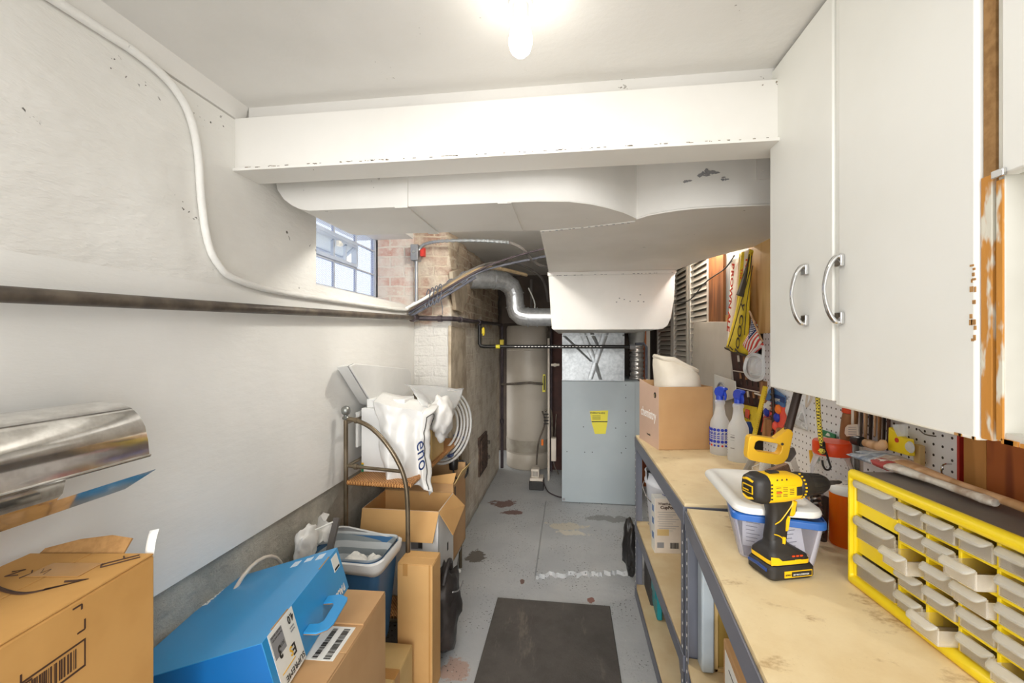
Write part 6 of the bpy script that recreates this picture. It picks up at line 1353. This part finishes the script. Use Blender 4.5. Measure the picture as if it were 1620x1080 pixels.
b = MB(); b.prism([(1.239, 1.231), (1.193, 1.213), (1.173, 1.214), (1.169, 1.173), (1.241, 1.170)], .815, .83, 'x'); b.build('packet_body', 'yellow', YP_, bevel=.003)
MB().lathe([(.0001, -.004), (.011, -.004), (.014, 0), (.0001, 0)], (0.814, 1.164, 1.196), 18, ax='x').build('round_window', 'bottle', YP_)
b = MB(); b.cyl((0.815, 1.208, 1.203), .006, -.0015, 14, 0, 'x'); b.build('red_mark', 'red', YP_)
b = MB(); b.tube([(0.820, 1.205, 1.242), (0.820, 1.197, 1.215)], [.016, .01], 8); b.build('twist_of_film', 'bottle', YP_)
b = MB(); b.box(.835, .848, 1.165, 1.185, 1.15, 1.20); tag(b.build('kraft_packet', 'kraft_pale', bevel=.002), 'flat tan packet tucked behind the yellow packet', 'packet')
q = Vector((0.845, 1.103, 1.162)); b = MB(); b.tube([q+Vector((.01, 0, .012)), q+Vector((-.006, 0, .010)), q+Vector((-.010, 0, -.006)), q+Vector((-.006, 0, -.012))], .002, 6, sm_path=3); tag(b.build('peg_hook', 'chrome'), 'small chrome peg hook low at the right end of the pegboard', 'hook')
q = Vector((0.845, 1.151, 1.230)); b = MB(); b.tube([q+Vector((0, .03, .006)), q+Vector((-.008, .0, 0)), q+Vector((0, -.02, .0))], .0015, 6, sm_path=3); tag(b.build('wire_hook', 'steel'), 'thin wire hook on the pegboard just under the cabinet door', 'hook')

# towels, flag, goggles on the far wall
BT = thing('beer_towel', 'white and yellow striped bar towel with red BROWN ALE lettering', 'towel', (.87, 2.42, 1.30))
def sheet(name, quad, m, X0, parent, amp=.012, fr=7, nu=10, nv=24, th_=.004):
    A, B_, C_, D_ = [Vector(p) for p in quad]
    b = MB(); b.grid(lambda u, v: A.lerp(B_, u).lerp(D_.lerp(C_, u), v)+Vector((amp*math.sin(fr*u+2*v), 0, 0)), nu, nv); return b.build(name, m, parent, solid=th_)
sheet('towel_cloth', ((0.870, 2.489, 1.904), (0.870, 2.248, 1.898), (0.870, 2.358, 1.385), (0.870, 2.565, 1.404)), 'towel_white', .87, BT, .006)
sheet('yellow_stripe', ((0.862, 2.353, 1.898), (0.862, 2.296, 1.896), (0.862, 2.404, 1.410), (0.862, 2.448, 1.416)), 'towel_yellow', .86, BT, .003)
text('BROWN ALE', (0.842, 2.400, 1.858), (0, .085, -.4), (0, -.4, -.085), .052, 'towel_red', BT, bold=.0018, stretch=1.2, space=1.0)
text('The', (0.846, 2.293, 1.814), (0, .06, -.4), (0, -.4, -.06), .035, 'towel_red', BT, bold=.0008)
text('N', (0.846, 2.231, 1.849), (0, .05, -.4), (0, -.4, -.05), .055, 'towel_red', BT, bold=.002)
CT = thing('cool_towel', 'long yellow towel with dark border and COOL lettering hanging over the bar towel', 'towel', (.85, 2.3, 1.28))
sheet('towel_cloth', ((0.845, 2.184, 1.885), (0.845, 2.141, 1.853), (0.845, 2.220, 1.383), (0.845, 2.521, 1.415)), 'towel_yellow', .85, CT, .01, 5)
sheet('dark_hem', ((0.838, 2.500, 1.419), (0.838, 2.202, 1.387), (0.838, 2.202, 1.375), (0.838, 2.500, 1.409)), 'towel_dark', .85, CT, .004, 5, 10, 2)
sheet('dark_fold', ((0.835, 2.179, 1.831), (0.835, 2.151, 1.855), (0.835, 2.224, 1.663), (0.835, 2.328, 1.686)), 'towel_dark', .85, CT, .004, 5)
b = MB(); b.tube([(0.828, 2.119, 1.843), (0.828, 2.140, 1.771), (0.828, 2.244, 1.634), (0.828, 2.360, 1.482), (0.828, 2.414, 1.423)], .0022, 5, sm_path=4); b.tube([(0.828, 2.105, 1.794), (0.828, 2.140, 1.713), (0.828, 2.176, 1.613), (0.828, 2.198, 1.480)], .0018, 5, sm_path=4); b.build('border_line', 'towel_dark', CT)
text('y COOL', (0.826, 2.223, 1.638), (0, .16, -.4), (0, -.4, -.16), .066, 'towel_dark', CT, stretch=1.15, bold=.0012, space=1.0)
text('1', (0.826, 2.381, 1.440), (0, .16, -.4), (0, -.4, -.16), .07, 'towel_dark', CT)
FL = thing('small_flag', 'small American flag on a thin wooden stick pointing down the wall', 'flag', (.80, 2.12, 1.44))
MB().tube([(0.800, 2.067, 1.585), (0.800, 2.027, 1.541), (0.800, 1.939, 1.450)], .0045, 8).build('flag_stick', 'palewood', FL)
fq = [Vector((0.800, 2.040, 1.553)), Vector((0.800, 1.921, 1.437)), Vector((0.800, 2.088, 1.379)), Vector((0.800, 2.124, 1.441))]
def fp_(u, v): return fq[0].lerp(fq[1], u).lerp(fq[3].lerp(fq[2], u), v)+Vector((.008*math.sin(6*u+4*v), 0, 0))
for nm, par, m_ in (('red_stripes', 0, 'red'), ('white_stripes', 1, 'paper')):
    b = MB()
    for k in range(13):
        if k % 2 == par: b.grid(lambda u, v: fp_((k+u)/13, v), 2, 12)
    b.build(nm, m_, FL, solid=.002)
b = MB(); b.grid(lambda u, v: fp_(u*.42, v*.5)+Vector((-.003, 0, 0)), 8, 8); b.build('blue_canton', 'flagblue', FL, solid=.002)
b = MB()
for i in range(5):
    for j in range(6):
        q = fp_(.03+.08*i, .04+.07*j)+Vector((-.0055, 0, 0)); b.box(q.x-.001, q.x, q.y-.003, q.y+.003, q.z-.002, q.z+.002)
b.build('star', 'paper', FL)
GG = thing('safety_goggles', 'clear safety goggles hanging below the small flag', 'goggles', (.80, 2.1, 1.28))
rim = [(0.800, 2.088, 1.379), (0.800, 2.007, 1.393), (0.800, 1.939, 1.381), (0.800, 1.927, 1.345), (0.800, 1.939, 1.302), (0.800, 2.001, 1.284), (0.800, 2.081, 1.291), (0.800, 2.124, 1.325)]
MB().tube(rim, .007, 8, closed=True, sm_path=5).build('lens_rim', 'bottle', GG)
b = MB(); rv = [Vector(p)+Vector((.006, 0, 0)) for p in smooth_path(rim, 3, True)]; c = sum(rv, Vector())/len(rv); b.add([c+Vector((-.02, 0, 0))]+rv, [(0, i+1, (i+1) % len(rv)+1) for i in range(len(rv))], 0, True); b.build('lens', 'clearbag', GG, solid=.002)
b = MB(); b.tube([(0.800, 2.081, 1.379), (0.800, 2.001, 1.417), (0.800, 1.933, 1.429), (0.800, 1.933, 1.382)], .006, 8, sm_path=5); b.tube([(0.795, 2.048, 1.310), (0.795, 1.988, 1.374)], .003, 6); b.tube([(0.795, 2.041, 1.305), (0.795, 1.939, 1.310)], .003, 6); b.build('nose_bridge', 'bottle', GG)
TRK = thing('chisel_rack', 'dark wooden rack of small chisels and bits on the wall below the towels', 'tool rack', (.86, 2.2, 1.15))
b = MB(); b.prism([(2.475, 1.396), (2.235, 1.371), (2.058, 1.352), (2.058, 1.142), (2.395, 1.122)], .862, .872, 'x'); b.build('rack_back', 'redbrown', TRK)
b = MB()
for p, q in (((0.850, 2.405, 1.298), (0.850, 2.047, 1.300)), ((0.850, 2.379, 1.215), (0.850, 2.035, 1.223))): b.tube([p, q], .003, 6)
b.build('rack_rail', 'pvc', TRK)
chs = [((0.853, 2.345, 1.379), (0.853, 2.328, 1.316)), ((0.853, 2.272, 1.377), (0.853, 2.257, 1.316)), ((0.853, 2.204, 1.375), (0.853, 2.190, 1.316)), ((0.853, 2.140, 1.373), (0.853, 2.127, 1.315)), ((0.853, 2.320, 1.291), (0.853, 2.304, 1.236)), ((0.853, 2.249, 1.292), (0.853, 2.234, 1.238)), ((0.853, 2.182, 1.292), (0.853, 2.168, 1.240)), ((0.853, 2.120, 1.293), (0.853, 2.107, 1.242)), ((0.853, 2.296, 1.208), (0.853, 2.280, 1.151)), ((0.853, 2.226, 1.211), (0.853, 2.212, 1.156)), ((0.853, 2.161, 1.214), (0.853, 2.147, 1.160)), ((0.853, 2.100, 1.217), (0.853, 2.087, 1.165))]
for k, (p, q) in enumerate(chs):
    t_ = thing('small_chisel', ('first', 'second', 'third', 'fourth')[k % 4]+' small wooden bit from the left in the '+('top', 'middle', 'bottom')[k//4]+' row of the rack', 'chisel', p, group='bits in the dark wall rack')
    MB().tube([p, Vector(p).lerp(Vector(q), .5)], .006, 8).build('handle', 'toolwood' if k % 3 else 'pvc', t_); MB().tube([Vector(p).lerp(Vector(q), .5), q], .003, 6).build('shank', 'darksteel', t_)
YB = thing('yellow_card', 'yellow card printed KEY behind the plain spray bottle', 'card', (.84, 2.1, 1.07))
b = MB(); b.prism([(2.377, 1.137), (2.088, 1.154), (2.074, 1.077), (2.334, 0.971)], .836, .84, 'x'); b.build('card_back', 'towel_yellow', YB)
text('STANLEY', (0.834, 2.317, 1.088), (0, -1, -.02), (0, 0, 1), .042, 'ink', YB, stretch=1.0)
WH = thing('white_sign', 'white sheet with large grey C shape behind the first spray bottle', 'sign', (.84, 2.5, 1.2)); b = MB(); b.prism([(2.661, 1.259), (2.342, 1.248), (2.326, 1.170), (2.650, 1.085)], .836, .84, 'x'); b.build('sheet', 'paper', WH)
b = MB(); q = Vector((0.833, 2.534, 1.182)); b.tube([q+Vector((0, .055*math.cos(a), .04*math.sin(a))) for a in [math.radians(t) for t in range(-60, 200, 20)]], .006, 6); b.build('grey_letter', 'greyink', WH)
b = MB(); b.box(.83, .85, 2.16, 2.20, 1.09, 1.13); tag(b.build('red_orange_box', 'orangeband', bevel=.003), 'small orange red box between the two spray bottles at the wall', 'box')
tag(MB().tube([(0.800, 2.088, 1.085), (0.800, 2.067, 1.044)], [.014, .018], 10).build('blue_pliers', 'navy'), 'blue grey plier handle right of the plain spray bottle', 'pliers')
tag(MB().tube([(0.830, 2.089, 1.217), (0.830, 2.012, 1.215), (0.830, 2.005, 1.243)], .004, 6).build('pink_hook', 'pvc'), 'pale hook on the pegboard below the goggles', 'hook')
tag(MB().box(.845, .862, 2.03, 2.08, 1.18, 1.275).build('brown_pouch', 'toolwood', bevel=.004), 'flat brown pouch below the goggles on the pegboard', 'pouch')

# ================================================================ under the benches
BK = thing('white_bucket', 'white plastic bucket with wire handle on the middle shelf of the far bench', 'bucket', (.545, 2.385, .4345))
MB().lathe([(.0001, 0), (.115, 0), (.118, .004), (.138, .27), (.146, .272), (.146, .285), (.141, .29), (.141, .325), (.145, .33), (.138, .334), (.134, .325), (.113, .01), (.0001, .008)], seg=40).build('bucket_body', 'bucket', BK, True, ang=50)
MB().tube([(-.146, 0, .28), (-.16, -.03, .25), (-.13, -.10, .20), (-.03, -.155, .17), (.07, -.14, .18)], .0025, 6, sm_path=5).build('wire_handle', 'steel', BK, True)
b = MB()
for k in range(6): a = math.radians(205); b.box(-.1335-k*.0016, -.130-k*.0016, -.035, -.015, .06+k*.03, .062+k*.03)
b.build('scale_marks', 'greyink', BK, True)
b = MB(); X = rot(0, 25, 0, (.50, 2.37, .70)); b.prism([(-.09, 0), (.08, .02), (.06, .10), (-.10, .085)], -.003, .003, 'y', 0, X); tag(b.build('black_plate', 'black'), 'black sheet poking out of the white bucket', 'plate')
CF = thing('weather_box', 'small printed WeatherProof carton standing in front of the white bucket', 'box', (.462, 2.30-.06, .4345), (0, 0, math.radians(4)))
CF.location = (.410, 2.165, .4345)
b = MB(); b.box(0, .125, 0, .065, 0, .262); b.build('carton_body', 'pvc', CF, True, bevel=.001)
b = MB(); b.box(-.0008, 0, .001, .064, 0, .262); b.box(0, .125, 0, .065, .262, .2628); b.build('white_sides', 'paper', CF, True)
text('WeatherProof', (.014, -.0012, .232), (1, 0, 0), (0, 0, 1), .0175, 'brownink', CF, local=True, bold=.0004); text('CupFone.', (.025, -.0012, .213), (1, 0, 0), (0, 0, 1), .021, 'brownink', CF, local=True, bold=.0008)
b = MB()
for k in range(9): b.box(.012+(k % 2)*.006, .112-(k % 3)*.014, -.001, 0, .196-k*.011, .1975-k*.011)
b.box(.010, .042, -.001, 0, .026, .052); b.build('printed_lines', 'greyink', CF, True)
b = MB(); b.box(.010, .065, -.0012, 0, .085, .115); b.build('tan_panel', 'kraft_pale', CF, True); barcode((.070, -.001, .024), (1, 0, 0), (0, 0, 1), .042, .028, CF)
text('CupFone', (.045, .055, .2632), (.55, -.9, 0), (.9, .55, 0), .016, 'labelblue', CF, local=True)
b = MB()
for z in (.06, .13, .19): b.box(-.0014, -.0008, .02, .05, z, z+.03)
b.build('blue_print', 'card_blue', CF, True)
b = MB(); b.box(.125, .16, .01, .09, 0, .17); o = b.build('brown_side_box', 'kraft', CF, True)
TT = thing('dark_tote', 'dark grey brown crate at the far end of the bottom bench shelf', 'crate', (.55, 2.42, .076)); b = MB(); b.box(.42, .72, 2.34, 2.53, .076, .33); b.build('crate_body', 'blackmat', TT, bevel=.006)
b = MB(); b.box(.41, .73, 2.33, 2.535, .30, .335); b.build('crate_rim', 'black', TT, bevel=.004)
tag(crumple('black_backpack', 'black soft bag hanging on the far end of the far bench', (.37, 2.72, .02), (.05, .08, .17), 'black', 4.4), 'black soft bag on the floor at the far end of the far bench', 'bag')
TE = thing('teal_dustpan', 'teal plastic dustpan standing on the bottom shelf', 'dustpan', (.45, 2.28, .076)); b = MB(); b.prism([(2.215, .08), (2.24, .076), (2.33, .09), (2.36, .14), (2.36, .34), (2.22, .34)], .43, .455, 'x'); b.build('pan', 'teal', TE, bevel=.006)
b = MB(); b.box(.424, .43, 2.24, 2.34, .17, .30); b.build('ridge', 'teal', TE, bevel=.003)
b = MB(); b.box(.47, .50, 2.02, 2.19, .076, .30); tag(b.build('dark_case', 'darksteel', bevel=.005), 'dark brown flat case on the bottom shelf behind the teal dustpan', 'case')
BG2 = thing('blue_grey_bin', 'blue grey plastic bin on the bottom shelf near the bench posts', 'bin', (.53, 1.82, .076)); b = MB(); b.loft([rrect(.07, .12, .03, .076, 4, .53, 1.80), rrect(.09, .15, .04, .30, 4, .53, 1.80)], cap0=True, cap1=False); b.build('bin_body', 'shelfmetal', BG2, solid=.003)
b = MB(); b.tube([p for p in rrect(.094, .154, .04, .302, 6, .53, 1.80)], .009, 8, closed=True); b.build('bin_rim', 'card_blue', BG2)
# under the near bench
b = MB(); b.box(.0, .48, -.16, -.008, .426, .44); b.build('narrow_shelf', 'particle', W2, True)
b = MB(); b.box(.0, .48, -.163, -.159, .37, .434); b.build('shelf_beam', 'shelfmetal', W2, True)
M['tote'] = mat('grey_tote_plastic', 'b4c0c8', 'a9b5bf', rough=.3)
CT2 = thing('clear_tote', 'tall clear grey plastic tote on the middle shelf of the near bench', 'tote', (.44, 1.38, .441)); b = MB(); b.box(.40, .437, 1.385, 1.435, .445, .80); b.build('tote_body', 'tote', CT2, bevel=.006)
FR = thing('framed_canvas', 'yellow cream framed canvas standing beside the clear tote', 'frame', (.53, 1.34, .441)); b = MB(); b.box(.441, .452, 1.40, 1.435, .441, .82); b.box(.60, .611, 1.40, 1.435, .441, .82); b.box(.441, .61, 1.40, 1.435, .441, .452); b.build('frame_border', 'kraft_pale', FR, bevel=.002)
b = MB(); b.box(.452, .60, 1.41, 1.420, .452, .82); b.build('canvas_face', 'towel_yellow', FR)
bpy.data.objects['canvas_face'].data.materials[0] = mat('ochre_canvas', 'b79a4e', 'a88c44', rough=.8)
b = MB(); b.box(.60, .74, 1.05, 1.285, 0, .74); tag(b.build('brown_case', 'darksteel', bevel=.006), 'dark brown case standing in front of the ochre canvas under the near bench', 'case')
b = MB(); b.box(.545, .59, .80, 1.20, 0, .70); tag(b.build('white_leaflet_box', 'paper', bevel=.002), 'flat white box standing beside the brown carton under the near bench', 'box')
KC = thing('kraft_carton', 'brown carton with white label and heart shaped hand hole under the near bench', 'cardboard box', (.52, .95, 0)); X = rot(-5.2, 0, 0, (.43, 1.29, 0))
b = MB(); b.box(.0, .10, -.60, 0, 0, .62, 0, X); b.build('carton_body', 'kraft2', KC, bevel=.003)
b = MB(); b.box(-.001, 0, -.58, -.02, .15, .60, 0, X); b.build('white_label', 'paper', KC)
b = MB()
for k in range(7): b.box(-.0016, -.001, -.40+(k % 2)*.05, -.06-(k % 3)*.04, .57-k*.022, .5735-k*.022, 0, X)
b.build('printed_lines', 'ink', KC)
b = MB(); hx = [(.03+.0, -.145), (.05, -.175), (.07, -.145), (.068, -.125), (.058, -.12), (.05, -.13), (.042, -.12), (.032, -.125)]; b.prism(hx, .6203, .621, 'z', 0, X); b.build('heart_hole', 'dark', KC)
tag(MB().box(.362, .408, 1.10, 1.27, 0, .50).build('green_box', 'darkgreen', bevel=.003), 'dark green box on the floor under the near bench', 'box')
b = MB(); b.box(.45, .70, 1.33, 1.42, .0, .36); tag(b.build('tan_carton', 'kraft', bevel=.003), 'tan carton standing on the floor under the far end of the near bench', 'cardboard box')
b = MB(); b.box(.62, .85, 1.20, 1.35, .0, .28); tag(b.build('brown_carton', 'kraft2', bevel=.003), 'brown carton on the floor behind the green box under the near bench', 'cardboard box')
